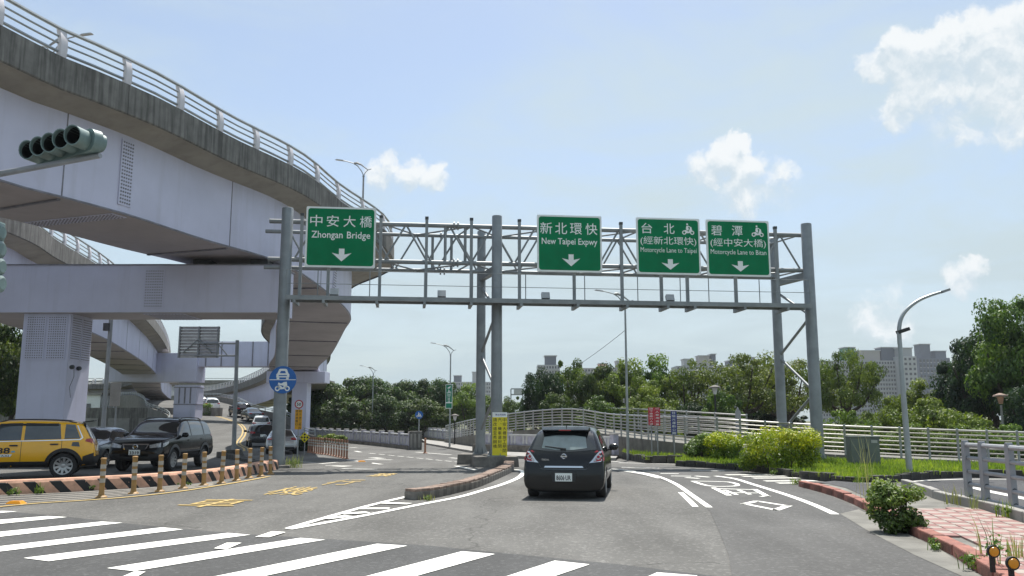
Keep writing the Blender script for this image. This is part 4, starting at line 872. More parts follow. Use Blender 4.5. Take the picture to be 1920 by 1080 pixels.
for cx, s_ in ((.32, '中安大橋施工期間'), (.0, '汽、機車道封閉。'), (-.32, '請改道至秀朗橋')):
    for i, ch in enumerate(s_):
        if ch in '、。':
            k = MB(); put_text(k, '、', M @ Matrix.Translation((0, 0, .004)), (cx + .08) * w, h * (.33 - i * .098) + .02, w * .07, h * .025, .02)
        else: k = MB(); put_text(k, ch, M @ Matrix.Translation((0, 0, .004)), cx * w, h * (.33 - i * .098), w * .25, h * .082, .004)
        k.build('lettering', M_BLACK, t, world=True, fixn=False)
for dz in (.3, -.3):
    k = MB(); k.lathe([(.205, -.02), (.205, .02)], 16, Matrix.Translation((gc0.x, gc0.y, (zt + zb) / 2 + dz * h)), close=True); k.build('strap', M_RAILG, t, world=True)
# ------------------------------------------------------------------ cars (local x = forward)
def carpaint(name, col, metal=0.3): return mat(name, col, 0.16 if max(col) < .02 else 0.24, metal, 0.03, 2.0, coat=0.0 if max(col) < .02 else .7, spec=.5 if max(col) < .02 else .5)
P_BLACK = carpaint('paint_black', (0.005, 0.0055, 0.0065), 0.0); P_TAXI = carpaint('paint_taxi', (0.95, 0.48, 0.012), 0.0)
P_GREY = carpaint('paint_grey', (0.17, 0.19, 0.205), .5); P_SILVER = carpaint('paint_silver', (0.46, 0.48, 0.50), .6); P_WHITE = carpaint('paint_white', (0.74, 0.75, 0.76), 0)
P_DARK = carpaint('paint_dark', (0.03, 0.033, 0.04), .4)
HATCH = dict(L=4.2, wb=2.6, wr=.315, W=.86, xr=-1.30, st=[
    (-2.11, .26, .46, .52, .79, .70), (-2.10, .17, .54, .62, .845, .78), (-2.07, .15, .68, .78, .865, .82), (-2.01, .15, .85, .95, .875, .81), (-1.94, .15, .94, 1.03, .88, .78), (-1.74, .17, .96, 1.30, .88, .70), (-1.62, .21, .965, 1.42, .88, .665), (-1.46, .21, .965, 1.495, .88, .65),
    (-1.0, .20, .96, 1.53, .88, .645), (-.3, .20, .95, 1.55, .88, .645), (.25, .20, .94, 1.535, .88, .64), (.62, .20, .935, 1.43, .88, .635), (1.0, .20, .93, 1.18, .88, .67), (1.28, .21, .905, .99, .87, .73), (1.6, .22, .855, .925, .85, .74), (1.87, .23, .77, .85, .82, .71), (2.02, .25, .67, .73, .77, .64), (2.10, .32, .50, .56, .66, .52)])
SUVS = dict(L=4.45, wb=2.65, wr=.36, W=.91, xr=-1.40, st=[
    (-2.22, .46, .58, .66, .66, .56), (-2.20, .40, .70, .80, .76, .68), (-2.16, .36, .92, 1.02, .82, .73), (-2.09, .33, 1.02, 1.12, .86, .75), (-1.95, .32, 1.08, 1.40, .895, .69), (-1.86, .31, 1.09, 1.57, .91, .665), (-1.70, .31, 1.09, 1.635, .91, .655),
    (-1.0, .30, 1.08, 1.675, .91, .66), (-.3, .30, 1.06, 1.69, .91, .66), (.3, .30, 1.05, 1.675, .91, .655), (.6, .30, 1.045, 1.58, .91, .65), (.92, .30, 1.04, 1.33, .908, .68), (1.18, .31, 1.03, 1.13, .90, .73), (1.6, .32, .98, 1.06, .89, .75), (1.95, .33, .92, 1.00, .86, .74), (2.1, .34, .82, .90, .83, .72), (2.19, .38, .66, .74, .78, .66), (2.22, .44, .55, .60, .68, .55)])
SUVB = dict(L=4.45, wb=2.62, wr=.36, W=.90, xr=-1.32, st=[
    (-2.22, .46, .58, .66, .78, .68), (-2.20, .40, .72, .82, .86, .78), (-2.17, .36, .96, 1.06, .89, .80), (-2.13, .34, 1.06, 1.18, .90, .79), (-2.05, .33, 1.10, 1.48, .905, .71), (-1.99, .33, 1.11, 1.64, .91, .685), (-1.85, .32, 1.11, 1.70, .91, .68),
    (-1.0, .32, 1.10, 1.735, .91, .68), (-.3, .32, 1.09, 1.74, .91, .68), (.25, .32, 1.08, 1.72, .91, .675), (.5, .32, 1.075, 1.63, .91, .67), (.84, .32, 1.07, 1.36, .91, .70), (1.10, .33, 1.06, 1.15, .90, .75), (1.6, .34, 1.03, 1.10, .895, .77), (1.98, .34, .98, 1.05, .88, .76), (2.12, .35, .88, .97, .85, .74), (2.20, .38, .68, .78, .80, .68), (2.23, .44, .55, .60, .70, .56)])
SEDAN = dict(L=4.55, wb=2.65, wr=.32, W=.88, xr=-1.32, st=[
    (-2.27, .36, .50, .56, .70, .60), (-2.25, .30, .60, .68, .80, .70), (-2.21, .27, .76, .86, .84, .74), (-2.12, .25, .88, .96, .86, .74), (-1.75, .23, .93, 1.02, .875, .70), (-1.5, .22, .935, 1.09, .88, .64), (-1.0, .21, .93, 1.34, .88, .575), (-.7, .20, .925, 1.41, .88, .56),
    (-.2, .20, .92, 1.445, .88, .565), (.25, .20, .91, 1.42, .88, .56), (.55, .20, .905, 1.33, .88, .56), (.95, .20, .895, 1.08, .875, .61), (1.22, .21, .87, .945, .865, .68), (1.7, .22, .81, .875, .84, .68), (2.0, .24, .72, .78, .80, .65), (2.18, .27, .60, .66, .74, .58), (2.26, .34, .48, .52, .62, .48)])
def car_section(x, zb, zbelt, zt, w, wt):
    if KSC: w, wt = w * 1.035, wt * 1.07
    h = zbelt - zb; g = zt - zbelt; r = min(.09, g * .35)
    half = [(0, zb), (.80 * w, zb), (.965 * w, zb + min(.09, h * .25)), (w, zb + .42 * h), (.99 * w, zb + .78 * h), (.955 * w, zbelt), (.955 * w + (wt - .955 * w) * .52 + .012, zbelt + (g - r) * .52), (wt, zt - r), (wt * .80, zt - r * .22), (0, zt)]
    return [Vector((x, y, z)) for y, z in half] + [Vector((x, -y, z)) for y, z in reversed(half[1:-1])]
CARMESH = {}; KSC = False
def car_body(kind, spec):
    if kind in CARMESH: return CARMESH[kind]
    global KSC
    KSC = kind != 'hatch'
    mb = MB(); mb.loft([car_section(*s) for s in spec['st']]); me = bpy.data.meshes.new('car_body'); me.from_pydata([tuple(v) for v in mb.v], [], mb.f)
    bm = bmesh.new(); bm.from_mesh(me); bmesh.ops.recalc_face_normals(bm, faces=bm.faces); bm.to_mesh(me); bm.free()
    o = bpy.data.objects.new('car_body', me); COL.objects.link(o); s = o.modifiers.new('s', 'SUBSURF'); s.levels = 2; s.render_levels = 2
    bpy.context.view_layer.update()
    full = bpy.data.meshes.new_from_object(o.evaluated_get(bpy.context.evaluated_depsgraph_get()))
    bvh = BVHTree.FromPolygons([v.co.copy() for v in full.vertices], [tuple(p.vertices) for p in full.polygons])
    ref = bpy.data.materials.new('slot'); full.materials.clear(); full.materials.append(ref); full.materials.append(M_PLAS); cut = MB()
    wr = spec['wr']; o.modifiers.clear(); o.data = full; cs = []
    for ax_ in (spec['xr'], spec['xr'] + spec['wb']):
        for sg in (-1, 1):
            c = MB(); c.lathe([(wr * 1.13, 0), (wr * 1.13, .5)], 32, Matrix.Translation((ax_, sg * (spec['W'] - .27), wr)) @ Matrix.Rotation(R(-90 * sg), 4, 'X'))
            co = c.build('arch_cutter', [ref, M_PLAS], None)
            for p in co.data.polygons: p.material_index = 1
            m = o.modifiers.new('b', 'BOOLEAN'); m.operation = 'DIFFERENCE'; m.object = co; m.solver = 'EXACT'; cs.append(co)
    bpy.context.view_layer.update()
    me2 = bpy.data.meshes.new_from_object(o.evaluated_get(bpy.context.evaluated_depsgraph_get()))
    for c in cs: bpy.data.objects.remove(c)
    bpy.data.objects.remove(o); me2.shade_smooth(); me2.set_sharp_from_angle(angle=R(40))
    CARMESH[kind] = (me2, bvh); return CARMESH[kind]
def patch(name, bvh, poly, axis, sg, m, parent, off=.005, fine=.09):
    bm = bmesh.new(); vs = [bm.verts.new((p[0], p[1], 0)) for p in poly]; bm.faces.new(vs); bmesh.ops.triangulate(bm, faces=bm.faces[:])
    for _ in range(5):
        es = [e for e in bm.edges if e.calc_length() > fine]
        if not es: break
        bmesh.ops.subdivide_edges(bm, edges=es, cuts=1); bmesh.ops.triangulate(bm, faces=bm.faces[:])
    bad = []
    for v in bm.verts:
        a, b = v.co.x, v.co.y
        if axis == 'x': o_, d = Vector((sg * 5, a, b)), Vector((-sg, 0, 0))
        elif axis == 'y': o_, d = Vector((a, sg * 4, b)), Vector((0, -sg, 0))
        else: o_, d = Vector((a, b, 5)), Vector((0, 0, -1))
        h, n_, i, _ = bvh.ray_cast(o_, d)
        if h is None: bad.append(v); continue
        if n_.dot(d) > 0: n_ = -n_
        v.co = h + n_ * off
    if bad: bmesh.ops.delete(bm, geom=bad, context='VERTS')
    bmesh.ops.recalc_face_normals(bm, faces=bm.faces)
    ax3 = {'x': Vector((sg, 0, 0)), 'y': Vector((0, sg, 0)), 'z': Vector((0, 0, 1))}[axis]
    if sum(f.normal.dot(ax3) for f in bm.faces) < 0: bmesh.ops.reverse_faces(bm, faces=bm.faces[:])
    me = bpy.data.meshes.new(name); bm.to_mesh(me); bm.free(); me.materials.append(m); me.shade_smooth()
    o = bpy.data.objects.new(name, me); COL.objects.link(o); o.parent = parent; return o
_wh = {}
def wheel(parent, loc, wr, spokes, sg):
    k = (wr, spokes)
    if k not in _wh:
        w = .11; rr = wr * .68
        a = MB(); a.lathe([(rr, -w), (wr * .93, -w), (wr, -w * .7), (wr, w * .7), (wr * .93, w), (rr, w), (rr, -w)], 36, close=True); t = a.build('wheel', M_RUB, None, smooth=True)
        a = MB(); a.lathe([(rr * 1.0, w * .6), (rr * 1.02, w * 1.02), (rr * .9, w * .98), (rr * .88, w * .4)], 36, close=True)
        for i in range(spokes):
            an = 2 * math.pi * i / spokes; M_ = Matrix.Rotation(an, 4, 'Z')
            a.add([M_ @ Vector(p) for p in ((.03, -.035, w * .72), (.03, .035, w * .72), (rr * .92, .03, w * .95), (rr * .92, -.03, w * .95), (.03, -.035, w * .5), (.03, .035, w * .5), (rr * .92, .03, w * .6), (rr * .92, -.03, w * .6))], [(0, 1, 2, 3), (4, 7, 6, 5), (0, 3, 7, 4), (1, 5, 6, 2)])
        a.lathe([(.065, w * .6), (.06, w * .8), (.03, w * .84)], 14); r_ = a.build('rim', M_RIM, None, smooth=True, ang=40)
        a = MB(); a.lathe([(rr * .99, -w * .5), (rr * .99, w * .34)], 24); h = a.build('hub_well', M_BLACK, None)
        for o in (t, r_, h): COL.objects.unlink(o)
        _wh[k] = (t, r_, h)
    t, r_, h = _wh[k]; o = bpy.data.objects.new('wheel', t.data); COL.objects.link(o); o.parent = parent; o.location = loc; o.rotation_mode = 'ZYX'; o.rotation_euler = (R(-90 * sg), 0, rnd.random())
    for s, nm in ((r_, 'rim'), (h, 'hub_well')): q = bpy.data.objects.new(nm, s.data); COL.objects.link(q); q.parent = o
    return o
def make_car(label, kind, spec, paint, loc, rz, spokes=5, cat='car', glass=M_GLASS, name='car', rear_glass=None, roofbars=False, clad=False, plate=None, front='oval', detail=True, group=None, rearstyle='wrap', pitch=0.0):
    me, bvh = car_body(kind, spec)
    t = thing(name, label, cat, loc, rz, group); t.rotation_euler = (0, -pitch, rz)
    b = me.copy(); b.materials[0] = paint; bo = bpy.data.objects.new('body', b); COL.objects.link(bo); bo.parent = t
    wr, W = spec['wr'], spec['W']
    for x in (spec['xr'], spec['xr'] + spec['wb']):
        for sg in (-1, 1): wheel(t, (x, sg * (W - .115), wr), wr, spokes, sg)
    st = spec['st']; 
    def interp(x, k):
        for i in range(len(st) - 1):
            if st[i][0] <= x <= st[i + 1][0]: f = (x - st[i][0]) / (st[i + 1][0] - st[i][0]); return st[i][k] + (st[i + 1][k] - st[i][k]) * f
        return st[-1][k]
    Z = lambda x: interp(x, 2) + .035
    T = lambda x: interp(x, 3) - .115
    def side_win(x0, x1, x2, x3, nm='window'):   # lower rear, lower front, upper front, upper rear
        for sg in (-1, 1): patch(nm, bvh, [(x0, Z(x0)), ((x0 + x1) / 2, Z((x0 + x1) / 2)), (x1, Z(x1)), (x2, T(x2)), ((x2 + x3) / 2, T((x2 + x3) / 2)), (x3, T(x3))], 'y', sg, glass, t, .006)
    F_ = {'hatch': dict(wins=[(-1.42, -1.02, -1.02, -1.30), (-.97, .02, .02, -.97), (.08, 1.02, .52, .08)], ws=(.98, 1.47, .74, .60), rg=(1.02, 1.445, .70, .585)),
          'suv': dict(wins=[(-1.80, -1.38, -1.38, -1.62), (-1.30, -.36, -.36, -1.24), (-.28, .98, .42, -.28)], ws=(1.12, 1.60, .80, .64), rg=(1.13, 1.59, .76, .62)),
          'suvb': dict(wins=[(-1.96, -1.34, -1.34, -1.86), (-1.24, -.16, -.16, -1.20), (-.08, .92, .36, -.08)], ws=(1.15, 1.65, .80, .66), rg=(1.17, 1.66, .76, .63)),
          'sedan': dict(wins=[(-1.22, -.82, -.82, -.86), (-.76, .02, .02, -.74), (.08, 1.0, .45, .08)], ws=(.94, 1.37, .74, .55), rg=(1.03, 1.37, .70, .53))}[kind]
    for q in F_['wins']: side_win(*q)
    if detail:
        wn = F_['wins']
        for sg in (-1, 1):                      # window surround and door seams
            for i, q in enumerate(wn[1:]):
                x0 = q[0] - .03; s_ = patch('door_seam', bvh, [(x0, .42 + wr * .1), (x0 + .012, .42 + wr * .1), (x0 + .012, Z(x0) - .03), (x0, Z(x0) - .03)], 'y', sg, M_BLACK, t, .002)
                patch('door_handle', bvh, [(q[0] + .06, Z(q[0]) - .17), (q[0] + .27, Z(q[0]) - .17), (q[0] + .27, Z(q[0]) - .13), (q[0] + .06, Z(q[0]) - .13)], 'y', sg, paint if not clad == 'taxi' else M_PLAS, t, .03)
    b0, t0, w0, w1 = F_['ws']; patch('windscreen', bvh, [(-w0, b0 + .02), (-w0 * .5, b0), (0, b0 - .01), (w0 * .5, b0), (w0, b0 + .02), (w1, t0 - .02), (w1 * .5, t0 + .01), (-w1 * .5, t0 + .01), (-w1, t0 - .02)], 'x', 1, glass, t, .006)
    b0, t0, w0, w1 = F_['rg']; rgl = patch('rear_window', bvh, [(-w0, b0 + .02), (-w0 * .5, b0 - .015), (0, b0 - .03), (w0 * .5, b0 - .015), (w0, b0 + .02), (w1, t0 - .03), (w1 * .5, t0 - .01), (-w1 * .5, t0 - .01), (-w1, t0 - .03)], 'x', -1, glass, t, .006)
    H = max(s[3] for s in st); zs = {'hatch': 0, 'suv': .13, 'suvb': .17, 'sedan': -.03}[kind]; xb = st[0][0]; xf = st[-1][0]
    # mirrors
    for sg in (-1, 1):
        xm = F_['wins'][-1][1] - .22; a = MB(); a.lathe([(.02, -.1), (.085, -.07), (.10, 0), (.085, .06), (.03, .085)], 12, Matrix.Translation((xm, sg * (W + .10), Z(xm) + .05)) @ Matrix.Rotation(R(90), 4, 'X') @ Matrix.Diagonal((.75, .85, 1.25, 1))); mi_ = a.build('mirror', paint if detail and clad != 'taxi' else M_PLAS, t, smooth=True)
        a = MB(); a.box((xm, sg * (W - .02), Z(xm) - .01), (.06, .14, .04)); a.build('mirror_stalk', M_PLAS, mi_)
    # rear lights
    z0, z1 = .84 + zs, 1.02 + zs
    for sg in (-1, 1):
        if rearstyle == 'hatch':
            L_ = patch('tail_light', bvh, [(sg * .845, .80), (sg * .54, .765), (sg * .60, .82), (sg * .68, .925), (sg * .755, 1.0), (sg * .80, 1.0), (sg * .84, .97)], 'x', -1, M_CHROME, t, .010)
            patch('red_lens', bvh, [(sg * .845, .815), (sg * .635, .79), (sg * .71, .91), (sg * .765, .97), (sg * .80, .975), (sg * .84, .955)], 'x', -1, M_TAILR, L_, .016)
            patch('side_lens', bvh, [(-2.02, .80), (-1.92, .83), (-1.80, 1.02), (-1.93, 1.02), (-2.0, .95)], 'y', sg, M_TAILR, L_, .008)
            for yy, zz, rr, mm in ((.735, .885, .052, M_LAMPC), (.735, .885, .03, M_TAILR), (.665, .825, .03, M_LAMPC)):
                patch('bulb_ring', bvh, disc(rr, 14, sg * yy, zz), 'x', -1, mm, L_, .020 if rr > .04 or yy < .7 else .025)
        else:
            L_ = patch('tail_light', bvh, [(sg * (W * .93), z0), (sg * W * .58, z0 + .03), (sg * W * .60, z0 + .11), (sg * W * .90, z1 - .02)], 'x', -1, M_TAILR, t, .010)
            patch('side_lens', bvh, [(xb + .05, z0 + .01), (xb + .30, z0 + .08), (xb + .27, z1 - .03), (xb + .09, z1 - .02)], 'y', sg, M_TAILR, L_, .008)
    # bumpers / lower trims
    if rearstyle != 'hatch': patch('rear_valance', bvh, [(-W * .82, .33 + zs * .5), (W * .82, .33 + zs * .5), (W * .80, .44 + zs * .6), (-W * .80, .44 + zs * .6)], 'x', -1, M_PLAS, t, .006)
    a = MB(); px_ = bvh.ray_cast(Vector((-5, 0, .56 + zs)), Vector((1, 0, 0)))[0]; zpl = .47 if rearstyle == 'hatch' else (.84 if kind[:3] == 'suv' else .72)
    px_ = bvh.ray_cast(Vector((-5, 0, zpl)), Vector((1, 0, 0)))[0]
    a.box((px_.x - .015, 0, zpl), (.02, .36, .17)); pl_ = a.build('number_plate', M_SWHITE, t)
    if plate:
        a = MB(); put_text(a, plate, plane_M((px_.x - .028, 0, zpl - .012), (0, -1, 0)), 0, 0, .31, .105, .02); a.build('plate_lettering', M_BLACK, pl_, fixn=False)
    # front: headlights, grille, plate, fog
    hz = .66 + zs * 1.25
    for sg in (-1, 1):
        L_ = patch('headlight', bvh, [(sg * W * .88, hz + .06), (sg * W * .50, hz - .02), (sg * W * .52, hz - .11), (sg * W * .90, hz - .08)], 'x', 1, M_LAMPC, t, .010)
        patch('side_lens', bvh, [(xf - .12, hz - .08), (xf - .16, hz + .04), (xf - .50, hz + .10), (xf - .42, hz)], 'y', sg, M_LAMPC, L_, .008)
    gz = .58 + zs * 1.3
    g = patch('grille', bvh, [(-W * .46, gz + .07), (W * .46, gz + .07), (W * .38, gz - .08), (W * .2, gz - .11), (-W * .2, gz - .11), (-W * .38, gz - .08)], 'x', 1, M_BLACK, t, .010)
    if front == 'oval':
        for pts in ([(-.47, .09), (.47, .09), (.45, .055), (-.45, .055)], [(-.49, .09), (-.45, .09), (-.35, -.09), (-.39, -.09)], [(.49, .09), (.45, .09), (.35, -.09), (.39, -.09)]):
            patch('grille_trim', bvh, [(W * a_, gz + b_) for a_, b_ in pts], 'x', 1, M_CHROME, g, .018)
        q = bvh.ray_cast(Vector((5, 0, gz)), Vector((-1, 0, 0)))[0]; Me = plane_M((q.x + .02, 0, gz), (0, 1, 0)); a = MB(); a.lathe([(.062, 0), (.075, .012), (.088, .0)], 20, Me, close=True)
        a.add([Me @ Vector(p) for p in ((-.065, .01, .01), (-.02, .035, .012), (0, -.015, .012), (.02, .035, .012), (.065, .01, .01), (.015, .015, .012), (0, -.045, .012), (-.015, .015, .012))], [(0, 7, 1), (7, 6, 2, 1), (2, 6, 5, 3), (5, 4, 3)]); a.build('emblem', M_CHROME, g, smooth=True)
    patch('lower_grille', bvh, [(-W * .6, .40 + zs * .6), (W * .6, .40 + zs * .6), (W * .55, .29 + zs * .5), (-W * .55, .29 + zs * .5)], 'x', 1, M_PLAS, t, .008)
    q = bvh.ray_cast(Vector((5, 0, .46 + zs)), Vector((-1, 0, 0)))[0]; a = MB(); a.box((q.x + .015, 0, .46 + zs), (.02, .36, .16)); fpz = a.build('number_plate', M_SWHITE, t)
    if plate and front == 'oval': a = MB(); put_text(a, plate, plane_M((q.x + .028, 0, .445 + zs), (0, 1, 0)), 0, 0, .31, .10, .02); a.build('plate_lettering', M_BLACK, fpz, fixn=False)
    if roofbars:
        for sg in (-1, 1):
            a = MB(); pts = []
            for i in range(9):
                x = -1.65 + i * .25; h = bvh.ray_cast(Vector((x, sg * .60, 5)), Vector((0, 0, -1)))[0]; pts.append((x, sg * .60, h.z + (.045 if 0 < i < 8 else .0)))
            a.poly(pts, .018, 6); a.build('roof_rail', M_PLAS, t, smooth=True)
    if clad:
        dz = .50 if clad == 'taxi' else .46; mm = M_PLAS
        for sg in (-1, 1):
            x0, x1 = spec['xr'] + wr * 1.12, spec['xr'] + spec['wb'] - wr * 1.12
            patch('sill_cladding', bvh, [(x0, .34), (x1, .34), (x1, dz), (x0, dz)], 'y', sg, mm, t, .012)
            for xc in (spec['xr'], spec['xr'] + spec['wb']):
                ri, ro = wr * 1.13, wr * 1.13 + .095; pts = [(xc + ri * math.cos(R(a_)), wr + ri * math.sin(R(a_))) for a_ in range(-5, 186, 10)] + [(xc + ro * math.cos(R(a_)), wr + ro * math.sin(R(a_))) for a_ in range(185, -6, -10)]
                patch('arch_cladding', bvh, pts, 'y', sg, mm if clad == 'taxi' else M_TRIMG, t, .014)
        patch('bumper_cladding', bvh, [(-W * .96, .36), (W * .96, .36), (W * .96, .62), (-W * .96, .62)], 'x', -1, mm, t, .012)
        patch('bumper_cladding', bvh, [(-W * .95, .40), (-W * .5, .40), (-W * .5, .58), (-W * .95, .58)], 'x', 1, mm, t, .010)
        patch('bumper_cladding', bvh, [(W * .95, .40), (W * .5, .40), (W * .5, .58), (W * .95, .58)], 'x', 1, mm, t, .010)
        for sg in (-1, 1): patch('bumper_side', bvh, [(xb + .03, .40), (spec['xr'] - wr * 1.35, .40), (spec['xr'] - wr * 1.35, .62), (xb + .06, .72)], 'y', sg, mm, t, .012)
    return t, bvh
M_TRIMG = mat('trim_grey', (0.09, 0.10, 0.11), .4, .3)
# --- black hatchback ahead
ha = R(81); hd = Vector((math.cos(ha), math.sin(ha), 0)); rc = Vector((1.10, 18.55, 0)); cc = rc + hd * 2.1
niss, bv = make_car('black hatchback with red tail lights driving ahead past the median kerb', 'hatch', HATCH, P_BLACK, cc, ha, rearstyle='hatch', plate='8606·UR', front='plain')
rw = [o for o in niss.children if o.name.startswith('rear_window')][0]
patch('clear_pane', bv, [(-.49, 1.07), (-.2, 1.03), (.2, 1.03), (.49, 1.07), (.45, 1.30), (.2, 1.33), (-.2, 1.33), (-.45, 1.30)], 'x', -1, mat('rear_pane', (.24, .29, .29), .08, spec=.8), rw, .011)
a = MB(); q = bv.ray_cast(Vector((-5, 0, .90)), Vector((1, 0, 0)))[0]; Me = plane_M((q.x - .012, 0, .90), (0, -1, 0)); a.lathe([(.035, 0), (.045, .015), (.06, .0)], 20, Me, close=True); a.box((0, 0, 0), (.001, .001, .001)); k = MB(); k.lathe([(.036, 0), (.046, .014), (.058, 0)], 22, Me, close=True); k.add([Me @ Vector(p) for p in ((-.07, -.014, .012), (.07, -.014, .012), (.07, .014, .012), (-.07, .014, .012))], [(0, 1, 2, 3)]); k.build('emblem', M_CHROME, niss, smooth=True)
k = MB(); q = bv.ray_cast(Vector((-5, .38, .835)), Vector((1, 0, 0)))[0]; put_text(k, 'TIIDA', plane_M((q.x - .012, .40, .83), (0, -1, 0)), 0, 0, .17, .035, .02); k.build('badge', M_CHROME, niss, fixn=False)
patch('chrome_strip', bv, [(-.42, .665), (.42, .665), (.40, .70), (-.40, .70)], 'x', -1, M_CHROME, niss, .014)
patch('bumper_lip', bv, [(-.52, .655), (-.46, .64), (.46, .64), (.52, .655), (.47, .625), (-.47, .625)], 'x', -1, M_TRIMG, niss, .016)
patch('plate_recess', bv, [(-.24, .375), (.24, .375), (.27, .57), (-.27, .57)], 'x', -1, M_PLAS, niss, .006)
for sg in (-1, 1): patch('tailgate_seam', bv, [(sg * .565, .77), (sg * .555, .77), (sg * .47, .655), (sg * .48, .655)], 'x', -1, M_BLACK, niss, .008)
k = MB(); k.add([(-1.74, .50, 1.462), (-1.74, -.50, 1.462), (-1.40, -.53, 1.520), (-1.40, .53, 1.520), (-1.75, .49, 1.437), (-1.75, -.49, 1.437), (-1.40, -.54, 1.45), (-1.40, .54, 1.45)], [(0, 1, 2, 3), (4, 7, 6, 5), (0, 4, 5, 1), (1, 5, 6, 2), (3, 7, 4, 0)]); sp_ = k.build('roof_spoiler', P_BLACK, niss, bevel=.008)
k = MB(); k.box((-1.755, 0, 1.449), (.012, .26, .02)); k.build('brake_light', M_TAILR, sp_)
k = MB(); k.tube((-1.32, 0, 1.49), (-1.42, 0, 1.58), .012, 6, .006); k.build('antenna', M_BLACK, niss)
q0 = bv.ray_cast(Vector((-5, .02, 1.06)), Vector((1, 0, 0)))[0]; q1 = bv.ray_cast(Vector((-5, .42, 1.11)), Vector((1, 0, 0)))[0]
k = MB(); k.tube(q0 + Vector((-.03, 0, 0)), q1 + Vector((-.03, 0, 0)), .016, 6, .010); k.box(tuple(q0 + Vector((-.025, 0, -.02))), (.05, .12, .06)); k.build('rear_wiper', M_BLACK, niss)
k = MB(); k.tube((-1.9, .52, .17), (-2.06, .52, .16), .026, 10); k.build('exhaust', M_STEEL_D, niss)
# --- taxi
ta = R(202); hd = Vector((math.cos(ta), math.sin(ta), 0)); sdv = Vector((-hd.y, hd.x, 0))
wc = G(117, 897); cc = wc - hd * SUVS['xr'] + Vector((math.sin(ta) * -1, 0, 0)) * 0; cc = wc - hd * SUVS['xr'] - sdv * .80
taxi, bv = make_car('yellow taxi SUV with black wheel arch cladding standing behind the striped kerb', 'suv', SUVS, P_TAXI, cc, ta, spokes=10, clad='taxi', roofbars=True, glass=mat('taxi_glass', (.045, .055, .06), .05, spec=.9, coat=.5), cat='taxi', name='taxi', front='plain')
TZ = lambda x: 1.10
for sg in (1,):
    patch('chrome_line', bv, [(-1.80, 1.085), (-1.0, 1.068), (.9, 1.04), (.9, 1.062), (-1.0, 1.092), (-1.78, 1.112)], 'y', sg, M_CHROME, taxi, .010)
    patch('chrome_line', bv, [(-1.80, 1.085), (-1.87, 1.15), (-1.70, 1.50), (-1.67, 1.50), (-1.83, 1.155), (-1.77, 1.11)], 'y', sg, M_CHROME, taxi, .010)
    patch('window_deflector', bv, [(-1.2, 1.49), (.28, 1.50), (.28, 1.55), (-1.2, 1.555)], 'y', sg, M_PLAS, taxi, .018)
    patch('fuel_flap', bv, [(-1.80, .90), (-1.58, .92), (-1.60, 1.03), (-1.76, 1.03)], 'y', sg, M_TRIMG, taxi, .010)
    patch('lettering_panel', bv, [(-.06, .64), (.74, .62), (.74, .70), (-.10, .71)], 'y', sg, M_SWHITE, taxi, .008)
    for body, x, z, w, h, m_, of in (('ab88', .29, .81, .66, .17, M_BLACK, .012), ('WAN TAXI', .29, .667, .62, .05, M_BLACK, .014)):
        vs, fs, _ = text2d(body, .02 if h > .1 else .0); k = MB(); out = []
        for a_, b_ in vs:
            xx = x - (a_ - .5) * w; zz = z + (b_ - .5) * h; hh = bv.ray_cast(Vector((xx, sg * 4, zz)), Vector((0, -sg, 0)))[0]; out.append((xx, hh.y + sg * of, zz))
        k.add(out, fs); k.build('lettering', m_, taxi, fixn=False)
    patch('blue_logo', bv, [(-.17, .76), (-.06, .76), (-.08, .80), (-.16, .80)], 'y', sg, mat('logo_blue', (.12, .45, .65), .4), taxi, .012)
k = MB(); k.box((-1.95, 0, 1.62), (.30, 1.16, .03), M=Matrix.Rotation(R(8), 3, 'Y')); k.build('roof_spoiler', M_PLAS, taxi, bevel=.008)
# --- dark SUV facing the camera, grey saloon behind
maz, bv = make_car('black SUV with chrome grille facing the crossing behind the striped kerb', 'suvb', SUVB, P_BLACK, (-12.08, 30.1, 0), R(-91), spokes=10, clad='suv', roofbars=True, plate='3319', name='suv')
for sg in (-1, 1): patch('door_trim', bv, [(-.95, .60), (.95, .60), (.95, .64), (-.95, .64)], 'y', sg, M_TRIMG, maz, .014)
k = MB(); k.poly([(-.1, -.2, 1.72), (0, .0, 1.735), (.02, .5, 1.72)], .015, 5); k.build('roof_box_strap', M_BLACK, maz)
make_car('grey saloon waiting between the taxi and the black SUV', 'sedan', SEDAN, P_GREY, (-15.15, 31.8, zr(31) - .02), R(-88), spokes=8, glass=M_GLASS, front='plain')
